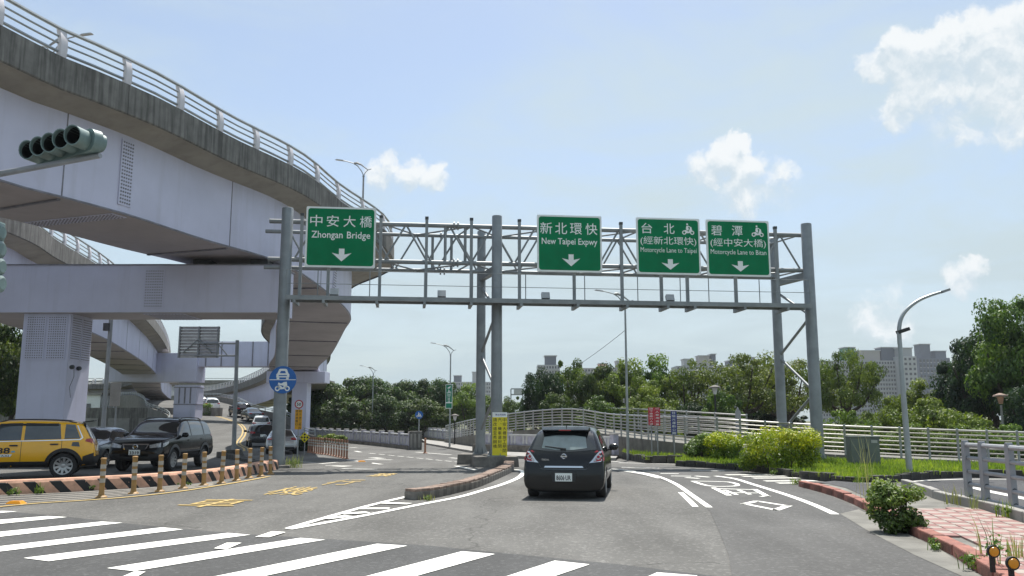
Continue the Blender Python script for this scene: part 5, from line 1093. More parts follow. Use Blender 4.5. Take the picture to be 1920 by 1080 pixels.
# --- traffic on the bridge ramp
RAMP = [(-14.5, 46), (-16.0, 52), (-18.4, 60), (-22.1, 70), (-24.8, 80), (-27.3, 88), (-29.8, 94), (-33.2, 100), (-38, 108), (-44.6, 122), (-54, 140), (-66, 160)]
RZ = [-.35, -.36, -.35, -.28, .23, .71, 1.2, 1.7, 2.35, 3.6, 4.6, 5.0]
RMP = smoothline([(x, y, z) for (x, y), z in zip(RAMP, RZ)], 6)
def on_ramp(px, Y, dx=0):
    i = min(range(len(RMP) - 1), key=lambda k: abs(RMP[k].y - Y)); p = RMP[i]; d = (RMP[i + 1] - RMP[max(0, i - 1)]); an = math.atan2(d.y, d.x); pt = math.atan2(d.z, math.hypot(d.x, d.y))
    q = DX(px, Y, p.z); return Vector((q.x, Y, p.z + .012)), an, pt
for px, Y, kind, sp_, pn, lab in ((527, 52.5, 'sedan', SEDAN, P_SILVER, 'silver saloon partly hidden by the gantry post'), (487, 64, 'suv', SUVS, P_DARK, 'dark SUV on the ramp just ahead of the silver saloon'),
                                  (489, 84, 'hatch', HATCH, P_WHITE, 'white hatchback on the ramp between two dark cars'), (472, 98, 'sedan', SEDAN, P_GREY, 'grey car on the ramp ahead of the white hatchback'),
                                  (449, 104, 'suv', SUVS, P_BLACK, 'black SUV on the ramp beyond the tall sign pole'), (395, 112, 'suv', SUVS, P_WHITE, 'white SUV climbing the ramp beside the weeds'), (371, 126, 'sedan', SEDAN, P_WHITE, 'pale car at the top of the ramp')):
    p, an, pt = on_ramp(px, Y)
    make_car(lab, kind, sp_, pn, p, an, detail=Y < 60, front='plain', group='cars on the bridge ramp', pitch=pt, roofbars=kind == 'suv')
# ------------------------------------------------------------------ bridge ramp road
A = side(RMP, -7.0); Bq = side(RMP, 5.0)
mb = MB(); mb.strip([p + Vector((0, 0, .006)) for p in A], [p + Vector((0, 0, .006)) for p in Bq]); ramp = struct(mb.build('ramp_road', M_ASPH, fixn=False))
if ramp.data.polygons[0].normal.z < 0: ramp.data.flip_normals()
for off in (-.14, .14):
    c = side(RMP[9:], off); l = side(c, -.07); r_ = side(c, .07); mb = MB(); mb.strip([p + Vector((0, 0, .014)) for p in l], [p + Vector((0, 0, .014)) for p in r_]); o = mb.build('yellow_line', M_YEL, ramp, fixn=False)
    if o.data.polygons[0].normal.z < 0: o.data.flip_normals()
def wall_along(name, label, P, h, w, m, step=3.0, rail=False, down=1.0, cat='barrier'):
    P = resample(P, step); t = thing(name, label, cat, P[0])
    for i in range(len(P) - 1):
        a, b = P[i], P[i + 1]; d = b - a; dh = Vector((d.x, d.y, 0)).normalized(); q = Vector((dh.y, -dh.x, 0)) * w / 2; e = dh * .01
        k = MB(); k.add([a + e - q - Vector((0, 0, down)), a + e + q - Vector((0, 0, down)), a + e + q * .7 + Vector((0, 0, h)), a + e - q * .7 + Vector((0, 0, h)), b - e - q - Vector((0, 0, down)), b - e + q - Vector((0, 0, down)), b - e + q * .7 + Vector((0, 0, h)), b - e - q * .7 + Vector((0, 0, h))], [(0, 1, 2, 3), (7, 6, 5, 4), (0, 4, 5, 1), (1, 5, 6, 2), (2, 6, 7, 3), (3, 7, 4, 0)])
        k.build('wall_panel', m, t, world=True)
        if rail:
            k = MB(); k.tube(a + Vector((0, 0, h)), a + Vector((0, 0, h + .45)), .05, 6); k.build('rail_post', M_RAILG, t, world=True)
    if rail:
        for z in (.25, .45):
            k = MB(); k.poly([p + Vector((0, 0, h + z)) for p in P], .04, 6); k.build('rail', M_RAILG, t, world=True, smooth=True)
    return t
wall_along('ramp_barrier', 'dark stained concrete barrier with rail along the ramp beside the queue of cars', side(RMP[14:], 5.1), .8, .3, M_CONC_D, rail=True, down=3)
wall_along('ramp_barrier', 'low concrete barrier on the far side of the bridge ramp', side(RMP[16:], -7.1), .8, .3, M_CONC_D, rail=True, down=5)
# kerbed island at the foot of the tall sign pole
IS = [G(418, 858), G(450, 862), G(490, 868), G(524, 872)]
isl = thing('island_kerb', 'dark low stone kerb running from the sign pole to the gantry post', 'kerb', IS[0])
for o in blocks('kerb_stone', [p - IS[0] for p in IS], .8, .35, .42, M_STONE_D, isl, z0=-.1): pass
# tall pole with the back of a sign board
Yb = 44.0; pb = DX(438, Yb, -.2); pb.z = zr(Yb)
t = thing('sign_pole', 'brown grey pole carrying a slatted sign board seen from behind', 'sign', pb)
zt = D(444, 638, Yb).z; xt = DX(445, Yb, zt).x; pt = Vector((xt, Yb, zt))
k = MB(); k.tube(pb, pt, .115, 12, .09); k.build('pole', M_STEEL, t, world=True, smooth=True)
k = MB(); k.box((pb.x, pb.y, pb.z + .2), (1.0, 1.0, .5), taper=.6); k.build('footing', M_STONE_D, t, world=True, bevel=.03)
x0, x1 = DX(335, Yb, 6).x, DX(411, Yb, 6).x; z1, z0 = D(372, 612, Yb).z, D(372, 671, Yb).z
ns = 10; h = (z1 - z0) / ns
for i in range(ns):
    k = MB(); k.box(((x0 + x1) / 2, Yb + .1, z0 + h * (i + .5)), (x1 - x0, .05, h * .86)); k.build('slat', M_SBACK, t, world=True, bevel=.008)
    k = MB(); k.box(((x0 + x1) / 2, Yb + .05, z0 + h * (i + .9)), (x1 - x0, .05, h * .12)); k.build('slat_rib', M_STEEL, t, world=True)
for x in (x0 + .06, (x0 + x1) / 2, x1 - .06):
    k = MB(); k.box((x, Yb, (z0 + z1) / 2), (.08, .06, z1 - z0)); k.build('back_rail', M_STEEL, t, world=True)
for yy in (644, 667):
    z = D(400, yy, Yb).z; k = MB(); k.tube((x0 + .9, Yb - .06, z), (xt, Yb, z), .045, 8); k.build('arm', M_STEEL, t, world=True)
xm = (x0 + x1) / 2
for sg in (-1, 1): k = MB(); k.tube((xm, Yb - .06, z0 + .95), (xm + sg * .75, Yb - .06, z0 + .25), .035, 6); k.build('stay', M_STEEL, t, world=True)
k = MB(); k.tube((xt - .45, Yb, D(400, 667, Yb).z), (xt - 1.0, Yb, D(400, 644, Yb).z), .03, 6); k.build('stay', M_STEEL, t, world=True)
# ------------------------------------------------------------------ lamps and poles
def curve_arm(p, side_, reach, rise, n=8): return [p + Vector((side_ * reach * (i / n), 0, rise * math.sin(math.pi / 2 * (i / n) ** .8))) for i in range(n + 1)]
def lamp_double(label, base, ztop, name='street_lamp', m=M_GREY, group=None, s=1.0, rz=0.0):
    t = thing(name, label, 'street lamp', base, rz, group); h = ztop - base.z
    k = MB(); k.lathe([(.12 * s, 0), (.11 * s, .5), (.07 * s, h)], 10); k.build('pole', m, t, smooth=True)
    k = MB(); k.poly([(0, 0, h - .05), (-.16 * s, 0, h + .3 * s), (-.5 * s, 0, h + .75 * s), (-.9 * s, 0, h + 1.0 * s), (-1.7 * s, 0, h + 1.22 * s)], .04 * s, 6); k.build('arm', m, t, smooth=True)
    k = MB(); k.poly([(0, 0, h - .05), (.14 * s, 0, h + .2 * s), (.35 * s, 0, h + .42 * s), (.62 * s, 0, h + .5 * s)], .035 * s, 6); k.build('arm', m, t, smooth=True)
    k = MB(); k.poly([(.35 * s, 0, h + .42 * s), (-.2 * s, 0, h + .85 * s), (-.55 * s, 0, h + 1.0 * s), (-.8 * s, 0, h + 1.0 * s)], .055 * s, 6, radii=[.03, .05, .08, .05]); k.build('wing', m, t, smooth=True)
    k = MB(); k.box((-1.95 * s, 0, h + 1.25 * s), (.75 * s, .26 * s, .09 * s), M=Matrix.Rotation(R(8), 3, 'Y'), taper=.7); k.build('lamp_head', M_SBACK, t, bevel=.01)
    k = MB(); k.lathe([(.05 * s, 0), (.10 * s, .06 * s), (.10 * s, .12 * s), (.05 * s, .2 * s)], 8, Matrix.Translation((0, 0, h - .2 * s))); k.build('collar', m, t, smooth=True)
    return t
q = xat(VP1, 51); b = Vector((DX(678, 51, 12).x, 51, q.z + 3.05)); lamp_double('twin armed lamp rising from the viaduct deck behind the bridge sign', b, D(679, 328, 51).z, s=.76)
q = xat(VP1, 27); b = Vector((q.x - 5.0, 29.5, q.z + 3.1)); lamp_double('twin armed lamp on the viaduct deck showing over the near railing', b, b.z + 3.75, s=.62, rz=R(180))
for px, yb, yt, Y, lab in ((843, 822, 664, 60, 'twin armed lamp carrying the narrow green cycle sign'), (697, 808, 700, 88, 'twin armed lamp in front of the dark banyans'), (597, 800, 714, 98, 'twin armed lamp near the viaduct at the end of the banyans'), (1178, 848, 575, 40, 'tall thin lamp post standing in the grass by the fence ramp')):
    b = DX(px, Y, -.3); b.z = zr(Y) if Y < 70 else -.5; lamp_double(lab, b, D(px, yt, Y).z, s=.62, rz=R(0), m=M_RAILG)
# wire from the lamp post
k = MB(); a_ = D(1175, 617, 40); b_ = D(1075, 690, 60); k.poly([a_.lerp(b_, i / 8) - Vector((0, 0, .08 * (1 - (2 * i / 8 - 1) ** 2))) for i in range(9)], .012, 4); tag(k.build('overhead_wire', M_STEEL_D), 'thin sagging wire running from the lamp post into the trees', 'wire')
# right curved lamp
b = atz(1706, 890, .11); Y = b.y; t = thing('street_lamp', 'grey lamp post with long curved arm and small floodlight beside the lawn', 'street lamp', b)
pts = [b] + [D(x, y, Y) for x, y in ((1697, 780), (1690, 690), (1687, 640))]; k = MB(); k.poly(pts, .08, 10, radii=[.088, .08, .068, .062]); k.build('pole', M_RAILG, t, world=True, smooth=True)
k = MB(); k.poly(smoothline([D(x, y, Y) for x, y in ((1687, 645), (1686, 615), (1691, 594), (1704, 577), (1725, 562), (1750, 552), (1772, 546))], 3), .05, 8, radii=[.07 - .035 * i / 18 for i in range(19)]); k.build('arm', M_RAILG, t, world=True, smooth=True)
k = MB(); k.box(tuple(D(1772, 545.5, Y)), (.26, .16, .07), M=Matrix.Rotation(R(-18), 3, 'Y')); k.build('lamp_head', M_STEEL, t, world=True)
k = MB(); c = D(1693, 620, Y); k.box(tuple(c), (.34, .22, .10), M=Matrix.Rotation(R(-18), 3, 'Y')); k.build('floodlight', M_BLACK, t, world=True)
k = MB(); k.tube(D(1684, 622, Y), D(1693, 621, Y), .03, 6); k.build('floodlight_bracket', M_STEEL, t, world=True)
# park lanterns
for px, yt, Y, yb, lab, m_ in ((1340, 722, 47, 800, 'black park lantern with pale shade behind the fence', M_BLACK), (1875, 737, 40, 830, 'park lantern with flat hat among the dark trees', M_CONC), (853, 776, 66, 815, 'small park lantern beside the green cycle sign', M_BLACK)):
    zt = D(px, yt, Y).z; b = DX(px, Y, zt); b.z = -.7; t = thing('park_lantern', lab, 'lantern', b); h = zt + .7
    k = MB(); k.lathe([(.09, 0), (.06, .3), (.05, h - .55)], 8); k.build('pole', m_, t, smooth=True)
    k = MB(); k.lathe([(.08, h - .5), (.15, h - .2), (.16, h - .16)], 10); k.build('shade', M_STONEC if m_ is M_BLACK else M_PEACH, t, smooth=True)
    k = MB(); k.lathe([(.32, h - .16), (.30, h - .1), (.05, h)], 12); k.build('hat', M_CAPB if m_ is not M_BLACK else M_STONE, t, smooth=True)
# left poles under the viaducts
for px, yt, yb, Y, lab in ((191, 596, 800, 40, 'grey utility pole with control box behind the near pier'), (213, 726, 806, 42, 'thin pole holding a grey plate behind the grey saloon')):
    zt = D(px, yt, Y).z; b = DX(px, Y, .5); b.z = zr(Y); t = thing('utility_pole', lab, 'pole', b); h = zt - b.z; r0 = .11 if px < 200 else .05
    k = MB(); k.lathe([(r0, 0), (r0 * .8, h)], 10); k.build('pole', M_STEEL, t, smooth=True)
    k = MB(); k.lathe([(r0 * 1.06, .3), (r0 * 1.05, 1.25)], 10, close=True); k.build('warning_sleeve', M_AMBER, t, smooth=True)
    for z in (.45, .8, 1.15): k = MB(); k.lathe([(r0 * 1.09, z - .08), (r0 * 1.09, z + .08)], 10, Matrix.Translation((0, 0, 0)) @ Matrix.Shear('XZ', 4, (0, 0)), close=True); k.build('black_band', M_BLACK, t)
    k = MB(); 
    if px < 200: k.box((-.1, -.16, h - .45), (.24, .2, .36)); k.build('control_box', M_STEEL_D, t); k = MB(); k.poly([(0, 0, h), (.02, 0, h + .2), (.2, 0, h + .3), (.6, 0, h + .3)], .04, 6); k.build('arm', M_STEEL, t)
    else: k.box((-.05, -.08, h - .35), (.5, .04, 1.15)); k.build('plate', M_CONC, t, bevel=.01)
# ------------------------------------------------------------------ traffic signal at the near left corner
n_ = Vector((-.55, -.835, 0)); rw_ = Vector((.835, -.55, 0)); c0 = D(64, 286, 14.6)
t = thing('traffic_signal', 'pale green five lens traffic signal on a long mast arm', 'traffic signal', (-12.2, 15.6, 0))
arm0 = Vector((-12.2, 15.6, 5.9)); arm1 = c0 + rw_ * 1.55 - n_ * .32 + Vector((0, 0, -.02))
k = MB(); k.tube((-12.2, 15.6, 0), (-12.2, 15.6, 6.4), .14, 12, .11); k.build('pole', M_GREY, t, world=True, smooth=True)
k = MB(); k.tube(arm0 + Vector((0, 0, -.12)), arm1 + Vector((0, 0, -.22)), .07, 10, .045); k.build('mast_arm', M_GREY, t, world=True, smooth=True)
Mr = plane_M(c0 + rw_ * .72 - n_ * .0, rw_, (0, 0, 1))
k = MB(); k.prism(rrect(1.86, .40, .18, 5), .16, Mr @ Matrix.Translation((0, 0, -.30))); k.build('housing', M_SIGG, t, world=True, smooth=True)
k = MB(); k.prism(rrect(1.78, .30, .14, 5), .10, Mr @ Matrix.Translation((0, 0, -.39))); k.build('back_cover', M_SIGG, t, world=True, smooth=True)
for i in range(5):
    Mi = plane_M(c0 + rw_ * (.36 * i), (.975, -.22, 0), (0, 0, 1))
    k = MB(); R0, R1 = .150, .168; nn = 20
    ang0 = [R(-215 + 250 * j / nn) + R(0) for j in range(nn + 1)]
    pts = []
    for z_, r_ in ((-.14, R0), (.20, R0), (.20, R1), (-.14, R1)): pts.append([Mi @ Vector((r_ * math.cos(a_ + R(90 + 0)), r_ * math.sin(a_ + R(90)), z_ * (1 if z_ < 0 else (1 - .25 * (1 - math.sin(a_ + R(90))) / 2)))) for a_ in [2 * math.pi * j / nn for j in range(nn)]])
    k.loft(pts, closed=True, cap=False); k.build('visor', M_SIGG, t, world=True, smooth=True, ang=50)
    k = MB(); k.lathe([(.15, 0), (.10, .02), (.01, .035)], 18, Mi @ Matrix.Translation((0, 0, -.12))); k.build('lens', mat('lens_dark', (.012, .018, .018), .15, coat=.5), t, world=True, smooth=True)
    k = MB(); k.lathe([(.149, -.13), (.149, .12)], 18, Mi, close=True); k.build('visor_lining', M_BLACK, t, world=True, smooth=True)
for i in range(4):
    p = Vector(D(-6, 436 + i * 32, 14.2)); Mi = plane_M(p, (-.2, -.98, 0), (0, 0, 1)); k = MB(); k.lathe([(.12, -.28), (.14, .0), (.15, .12), (.10, .16)], 14, plane_M(p - Vector((.05, 0, 0)), (0, -1, 0)) @ Matrix.Rotation(R(180), 4, 'Y')); k.build('side_visor', M_SIGG, t, world=True, smooth=True)
k = MB(); p = D(-18, 485, 14.2); k.box(tuple(p), (.22, .34, 1.3)); k.build('side_housing', M_SIGG, t, world=True, bevel=.03)
k = MB(); k.tube(p, (-12.2, 15.6, p.z), .04, 8); k.build('side_bracket', M_GREY, t, world=True)
# ------------------------------------------------------------------ small signs
def post_at(px, py, Y, zb=None): b = DX(px, Y, 0); b.z = zr(Y) if zb is None else zb; return b
Y = 47; b = post_at(558, 800, Y); t = thing('speed_sign', 'round 50 speed limit sign above an amber notice by the slim pier', 'road sign', b)
zc = D(558, 758, Y).z; x = b.x; M = plane_M((x, Y - .06, zc), (1, 0, 0)); k = MB(); k.tube(b, (x, Y, zc + .2), .035, 8); k.build('pole', M_RAILG, t, world=True)
k = MB(); k.prism(disc(.235), .02, M); k.build('disc', M_RED, t, world=True); k = MB(); k.prism(disc(.175), .006, M @ Matrix.Translation((0, 0, .02))); k.build('white_face', M_SWHITE, t, world=True)
k = MB(); put_text(k, '50', M @ Matrix.Translation((0, 0, .03)), 0, 0, .24, .17, .02); k.build('lettering', M_BLACK, t, world=True, fixn=False)
z1, z0 = D(558, 768, Y).z, D(558, 805, Y).z; M = plane_M((x, Y - .06, (z0 + z1) / 2), (1, 0, 0)); h = z1 - z0; k = MB(); k.prism(rrect(.38, h, .01), .02, M); k.build('amber_panel', M_SORG, t, world=True)
for cx, s_ in ((.09, '前方施工路段'), (-.09, '請減速慢行')):
    for i, ch in enumerate(s_): k = MB(); put_text(k, ch, M @ Matrix.Translation((0, 0, .024)), cx, h * (.42 - i * .168), .14, h * .13, .003); k.build('lettering', M_BLACK, t, world=True, fixn=False)
Y = 50; b = post_at(571, 830, Y); t = thing('hazard_diamond', 'small yellow diamond marker with black squares at the low hedge', 'road sign', b); zc = D(571, 820, Y).z; M = plane_M((b.x, Y - .05, zc), (1, 0, 0))
k = MB(); k.tube(b, (b.x, Y, zc), .03, 6); k.build('pole', M_GREY, t, world=True); k = MB(); k.prism([(0, .3), (.3, 0), (0, -.3), (-.3, 0)][::-1], .02, M); k.build('panel', M_SYEL, t, world=True)
for a_, c_ in ((0, .16), (.16, 0), (0, -.16), (-.16, 0), (0, 0)): k = MB(); flat(k, [(a_, c_ + .07), (a_ + .07, c_), (a_, c_ - .07), (a_ - .07, c_)], M, .024); k.build('black_square', M_BLACK, t, world=True, fixn=False)
Y = 58; b = post_at(785, 806, Y); t = thing('cycle_path_sign', 'round blue sign with white pictogram on a pole at the bridge end', 'road sign', b); zc = D(786, 778, Y).z; M = plane_M((b.x, Y - .06, zc), (1, 0, 0))
k = MB(); k.tube(b, (b.x, Y, zc + .2), .04, 8); k.build('pole', M_RAILG, t, world=True); k = MB(); k.prism(disc(.27), .02, M); k.build('disc', M_BLUE, t, world=True); k = MB(); scooter(k, M, 0, 0, .32, .024); k.build('pictogram', M_SWHITE, t, world=True, fixn=False)
Y = 59.7; c = DX(842, Y, 3); z1, z0 = D(842, 721, Y).z, D(842, 766, Y).z; t = thing('cycle_route_sign', 'narrow green cycle route sign fixed high on a lamp post', 'road sign', (c.x, Y, z0)); h = z1 - z0; w = .47; M = plane_M((c.x, Y - .12, (z0 + z1) / 2), (1, 0, 0))
k = MB(); k.prism(rrect(w, h, .02), .03, M); k.build('panel', M_SWHITE, t, world=True); k = MB(); k.prism(rrect(w - .06, h * .72, .02), .004, M @ Matrix.Translation((0, h * .12, .03))); k.build('green_face', mat('sign_green_light', (0, .22, .12), .45), t, world=True); k = MB(); k.prism(rrect(w - .06, h * .2, .02), .004, M @ Matrix.Translation((0, -h * .38, .03))); k.build('green_face', MATS['sign_green_light'], t, world=True)
k = MB(); flat(k, [(-.1, h * .36), (.12, h * .44), (.06, h * .32), (.0, h * .36), (-.06, h * .30)], M, .038); k.build('arrow', M_SWHITE, t, world=True, fixn=False); k = MB(); scooter(k, M, 0, h * .2, .26, .038); k.build('cycle_symbol', M_SWHITE, t, world=True, fixn=False)
for i, ch in enumerate('自行車道'): k = MB(); put_text(k, ch, M @ Matrix.Translation((0, 0, .038)), 0, h * (.07 - .09 * i), .2, h * .08, .003); k.build('lettering', M_SWHITE, t, world=True, fixn=False)
def banner(name, label, px0, px1, y0, y1, Y, m, text, yb, cat='banner'):
    x0, x1 = DX(px0, Y, 2).x, DX(px1, Y, 2).x; z1, z0 = D(px0, y0, Y).z, D(px0, y1, Y).z; h = z1 - z0; w = x1 - x0
    t = thing(name, label, cat, ((x0 + x1) / 2, Y, .1)); M = plane_M(((x0 + x1) / 2, Y - .05, (z0 + z1) / 2), (1, -.1, 0))
    k = MB(); k.tube(((x0 + x1) / 2, Y, .1), ((x0 + x1) / 2, Y, z1), .03, 6); k.build('pole', M_GREY, t, world=True)
    k = MB(); k.prism(rrect(w, h, .01), .02, M); k.build('panel', m, t, world=True)
    for i, ch in enumerate(text): k = MB(); put_text(k, ch, M @ Matrix.Translation((0, 0, .024)), 0, h * (.43 - i * .86 / (len(text) - 1)), w * .62, h * .105, .002); k.build('lettering', M_SWHITE, t, world=True, fixn=False)
banner('red_banner', 'red upright sign with one column of white characters by the fence, half of a pair', 1215, 1226, 764, 797, 36.2, M_RED, '請下車牽行人道', 850)
banner('red_banner', 'red upright sign overlapping its twin in front of the fence ramp', 1226.5, 1237, 764, 798, 36.0, M_RED, '行人專用道路', 850)
banner('park_banner', 'navy blue upright sign with white characters pointing to the park', 1257, 1268, 771, 815, 36.0, M_NAVY, '往陽光運動公園', 850)
# ------------------------------------------------------------------ stone bridge parapets
def parapet(label, px, step=2.6, h=1.08, endpost=True, z=None):
    P = resample(smoothline([G(x, y) if z is None else atz(x, y, z) for x, y in px], 5), step); t = thing('bridge_parapet', label, 'parapet', P[0])
    for i in range(len(P) - 1):
        a, b = P[i], P[i + 1]; d = b - a; rz = math.atan2(d.y, d.x); L_ = math.hypot(d.x, d.y); c = (a + b) / 2
        k = MB(); k.box((c.x, c.y, c.z - .05), (L_ - .02, .5, .58), rz); k.build('plinth', M_STONE, t, world=True)
        k = MB(); k.box((c.x, c.y, c.z + .56), (L_ - .34, .14, .62), rz); pn = k.build('panel', M_STONEW, t, world=True)
        for j in range(3):
            u = (j + .5) / 3 - .5
            for sg in (-1, 1):
                for du in (-.13, .13):
                    p = c + d * u + d.normalized() * du; q = Vector((d.y, -d.x, 0)).normalized() * sg * .085; k = MB(); k.box((p.x + q.x, p.y + q.y, c.z + .55), (.12, .06, .46), rz + .0); k.build('baluster', M_STONEC, pn, world=True, bevel=.015)
        k = MB(); k.box((c.x, c.y, c.z + h - .1), (L_ - .3, .24, .10), rz); k.build('cap_rail', M_STONEC, t, world=True, bevel=.02)
        k = MB(); k.box((a.x, a.y, a.z + h / 2), (.30, .34, h + .1), rz); k.build('post', M_STONEW, t, world=True, bevel=.02)
        k = MB(); k.box((a.x, a.y, a.z + h + .08), (.38, .42, .08), rz, taper=.8); k.build('post_cap', M_CONC, t, world=True, bevel=.01)
    if endpost:
        e = P[0]; k = MB(); k.box((e.x + .3, e.y - .1, e.z + .6), (.85, .8, 1.25), .1); ep = k.build('end_pillar', M_CONC_D, t, world=True, bevel=.03)
        for j in range(3): k = MB(); k.box((e.x + .05 + j * .26, e.y - .5, e.z + .6), (.12, .06, .9), .1); k.build('pillar_flute', M_CONC, ep, world=True)
    return t
parapet('lilac stone bridge parapet with balusters behind the low hedge', [(771, 843), (700, 835), (637, 829), (560, 822)])
parapet('second lilac stone parapet running behind the first towards the banyans', [(868, 833), (830, 828), (787, 822), (733, 817), (660, 811), (560, 806)])
parapet('short lilac stone parapet beside the black hatchback', [(1152, 851), (1080, 847), (1003, 844), (891, 840)], endpost=False, z=-.05, h=.92)
P = [G(x, y) for x, y in ((790, 826), (866, 835), (893, 843), (1003, 847), (1160, 857))]; Q = [G(x, y) for x, y in ((800, 834), (866, 846), (930, 857), (1010, 862), (1155, 864))]
mb = MB(); mb.strip([p + Vector((0, 0, .13)) for p in P], [p + Vector((0, 0, .13)) for p in Q]); mb.strip([p + Vector((0, 0, .13)) for p in Q], [p for p in Q]); o = struct(mb.build('pavement', M_CONC))
# ------------------------------------------------------------------ concrete ramp with rail fence on the right
FB = [(24, 29.5, .0), (18.8, 31.7, .09), (12.2, 34, .34), (7.77, 36.5, .63), (5.4, 46, .82 + .0), (2.97, 50, 1.15), (-1.6, 58, .72), (-5.5, 72, .0)]
FP = smoothline(FB, 5)
t = thing('ramp_wall', 'grey concrete retaining wall under the rail fence', 'wall', FP[0])
WP = resample(FP, 2.4)
for i in range(len(WP) - 1):
    a, b = WP[i], WP[i + 1]; d = (b - a).normalized(); e = d * .008; q = Vector((d.y, -d.x, 0)).normalized() * -.12
    k = MB(); k.add([Vector((a.x, a.y, -1)) + e, a + e, a + e + q, Vector((a.x, a.y, -1)) + e + q, Vector((b.x, b.y, -1)) - e, b - e, b - e + q, Vector((b.x, b.y, -1)) - e + q], [(0, 1, 2, 3), (7, 6, 5, 4), (0, 4, 5, 1), (1, 5, 6, 2), (2, 6, 7, 3), (3, 7, 4, 0)]); k.build('wall_panel', M_GUT, t, world=True)
FPi = [p for p in FP]
inn = side(FPi, 3.0)
mb = MB(); mb.strip([p - Vector((0, 0, .03)) for p in FPi], [p - Vector((0, 0, .03)) for p in inn]); struct(mb.build('ramp_path', M_GUT))
def rail_fence(label, P, step, h=1.13, nr=7, m=M_STAIN):
    Q = resample(P, step); t = thing('rail_fence', label, 'fence', Q[0])
    src = None
    for p in Q:
        if src is None: k = MB(); k.lathe([(.045, -.02), (.045, h), (.052, h + .01), (.03, h + .05)], 8); src = k.build('post', M_RAILG, t, smooth=True); o = src
        else: o = share('post', src, t)
        o.location = p - t.location
    P2 = resample(P, .8)
    for j in range(nr):
        z = h * (.12 + .86 * j / (nr - 1)); k = MB(); k.poly([p + Vector((0, 0, z)) for p in P2], .026 if j < nr - 1 else .04, 6); k.build('rail', m, t, world=True, smooth=True)
    return t
rail_fence('long stainless rail fence along the top of the concrete ramp', FP, .98)
rail_fence('second rail fence higher up behind the ramp path', [p + Vector((0, 0, .25)) for p in smoothline([(11.2, 41.2, .5), (8.2, 45, .75), (6.2, 52, .95), (2.0, 60, 1.1)], 5)], 1.8, nr=6)
# green cabinet
p = atz(1624, 874, .11); t = thing('utility_cabinet', 'dark green metal utility cabinet standing on the lawn', 'cabinet', p, R(-8)); w = 52 / FPX * p.y; h = 52 / FPX * p.y
k = MB(); k.box((0, .3, h / 2), (w, .6, h)); k.build('body', M_CAB, t, bevel=.01); k = MB(); k.box((0, .3, h + .02), (w + .06, .66, .05)); k.build('lid', M_CAB, t, bevel=.01)
for sx_ in (-.25, .25): k = MB(); k.box((sx_ * w, -.012, h * .5), (w * .46, .02, h * .86)); dd = k.build('door', M_CAB, t, bevel=.006); k = MB(); k.box((sx_ * w * .2, -.03, h * .55), (.03, .03, .12)); k.build('handle', M_STEEL_D, dd)
k = MB(); k.box((.32 * w, -.026, h * .86), (.2, .008, .1)); k.build('label_plate', M_SBACK, t)
p = D(1383, 764, 37.5); t = thing('marker_board', 'narrow grey pointed marker board before the rail fence', 'marker', (p.x, p.y, .1)); k = MB(); k.prism([(-.12, 0), (.12, 0), (.12, 1.0), (0, 1.22), (-.12, 1.0)], .03, Matrix.Translation((p.x, p.y, p.z - 1.2)) @ Matrix.Rotation(R(90), 4, 'X')); k.build('board', M_GREY, t, world=True); k = MB(); k.tube((p.x, p.y + .02, .1), (p.x, p.y + .02, p.z - .5), .03, 6); k.build('pole', M_GREY, t, world=True)
# right guard railing of broad posts
RB = [atz(x, y, .14) for x, y in ((1818, 945), (1850, 951), (1902, 963), (1965, 980), (2040, 1004))]
t = thing('guard_railing', 'grey railing of broad flat posts and round rails beside the tiled sidewalk', 'railing', RB[0])
d = (RB[2] - RB[0]).normalized(); rz = math.atan2(d.y, d.x)
for p in RB:
    k = MB(); k.prism([(-.075, 0), (.075, 0), (.065, 1.08), (.035, 1.16), (-.035, 1.16), (-.065, 1.08)], .10, Matrix.Translation((p.x, p.y, p.z)) @ Matrix.Rotation(rz, 4, 'Z') @ Matrix.Translation((0, .05, 0)) @ Matrix.Rotation(R(90), 4, 'X')); po = k.build('post', M_GREY, t, world=True, bevel=.008)
    for z in (.14, .38, .60, .84): k = MB(); k.lathe([(.04, 0), (.035, .03), (.01, .04)], 8, Matrix.Translation((p.x, p.y - .05, p.z + z)) @ Matrix.Rotation(R(90), 4, 'X')); k.build('bolt', M_STEEL_D, po, world=True)
for z, r_ in ((.12, .035), (.36, .035), (.60, .035), (.84, .035), (1.08, .04)):
    k = MB(); k.poly([p + Vector((0, .0, z)) for p in RB], r_, 8); k.build('rail', M_GREY, t, world=True, smooth=True)
# round reflectors on the kerb
for px, py, lab in ((1862, 1033, 'round amber reflector on a short black stalk half hidden by weeds'), (1898, 1055, 'round amber reflector on a black stalk in clear view on the red kerb')):
    b = atz(px, py + 40, .14); Y = b.y; b = DX(px, Y, .14); t = thing('kerb_reflector', lab, 'reflector', b); zc = D(px, py, Y).z - b.z
    k = MB(); k.box((0, 0, zc / 2), (.045, .03, zc)); k.build('stalk', M_BLACK, t); k = MB(); Mq = plane_M((0, -.02, zc), (1, 0, 0)); k.prism(disc(.064, 20), .03, Mq); k.build('rim', M_BLACK, t); k = MB(); k.lathe([(.05, .03), (.045, .042), (.01, .046)], 18, Mq); k.build('lens', M_AMBER, t, smooth=True)
# cluster of slim bollards in front of the low hedge
L1 = [(578 + 3.9 * i, 848.5 + .55 * i) for i in range(8)] + [(611 + 4.9 * i, 852.5 + 1.05 * i) for i in range(9)]
b1 = None
for i, (x, y) in enumerate(L1):
    p = G(x, y)
    if b1 is None: b1 = bollard('slim_bollard', .95, .05, 'rust orange slim bollard in the close rank before the low hedge', p, 'close rank of bollards before the low hedge', m=M_BORANGE)
    else: c = copy_tree(b1); c.location = p
p = G(797, 850); bollard('lane_bollard', .9, .06, 'lone rusty bollard at the end of the stone parapet', p, None, bands=False, m=M_BORANGE)
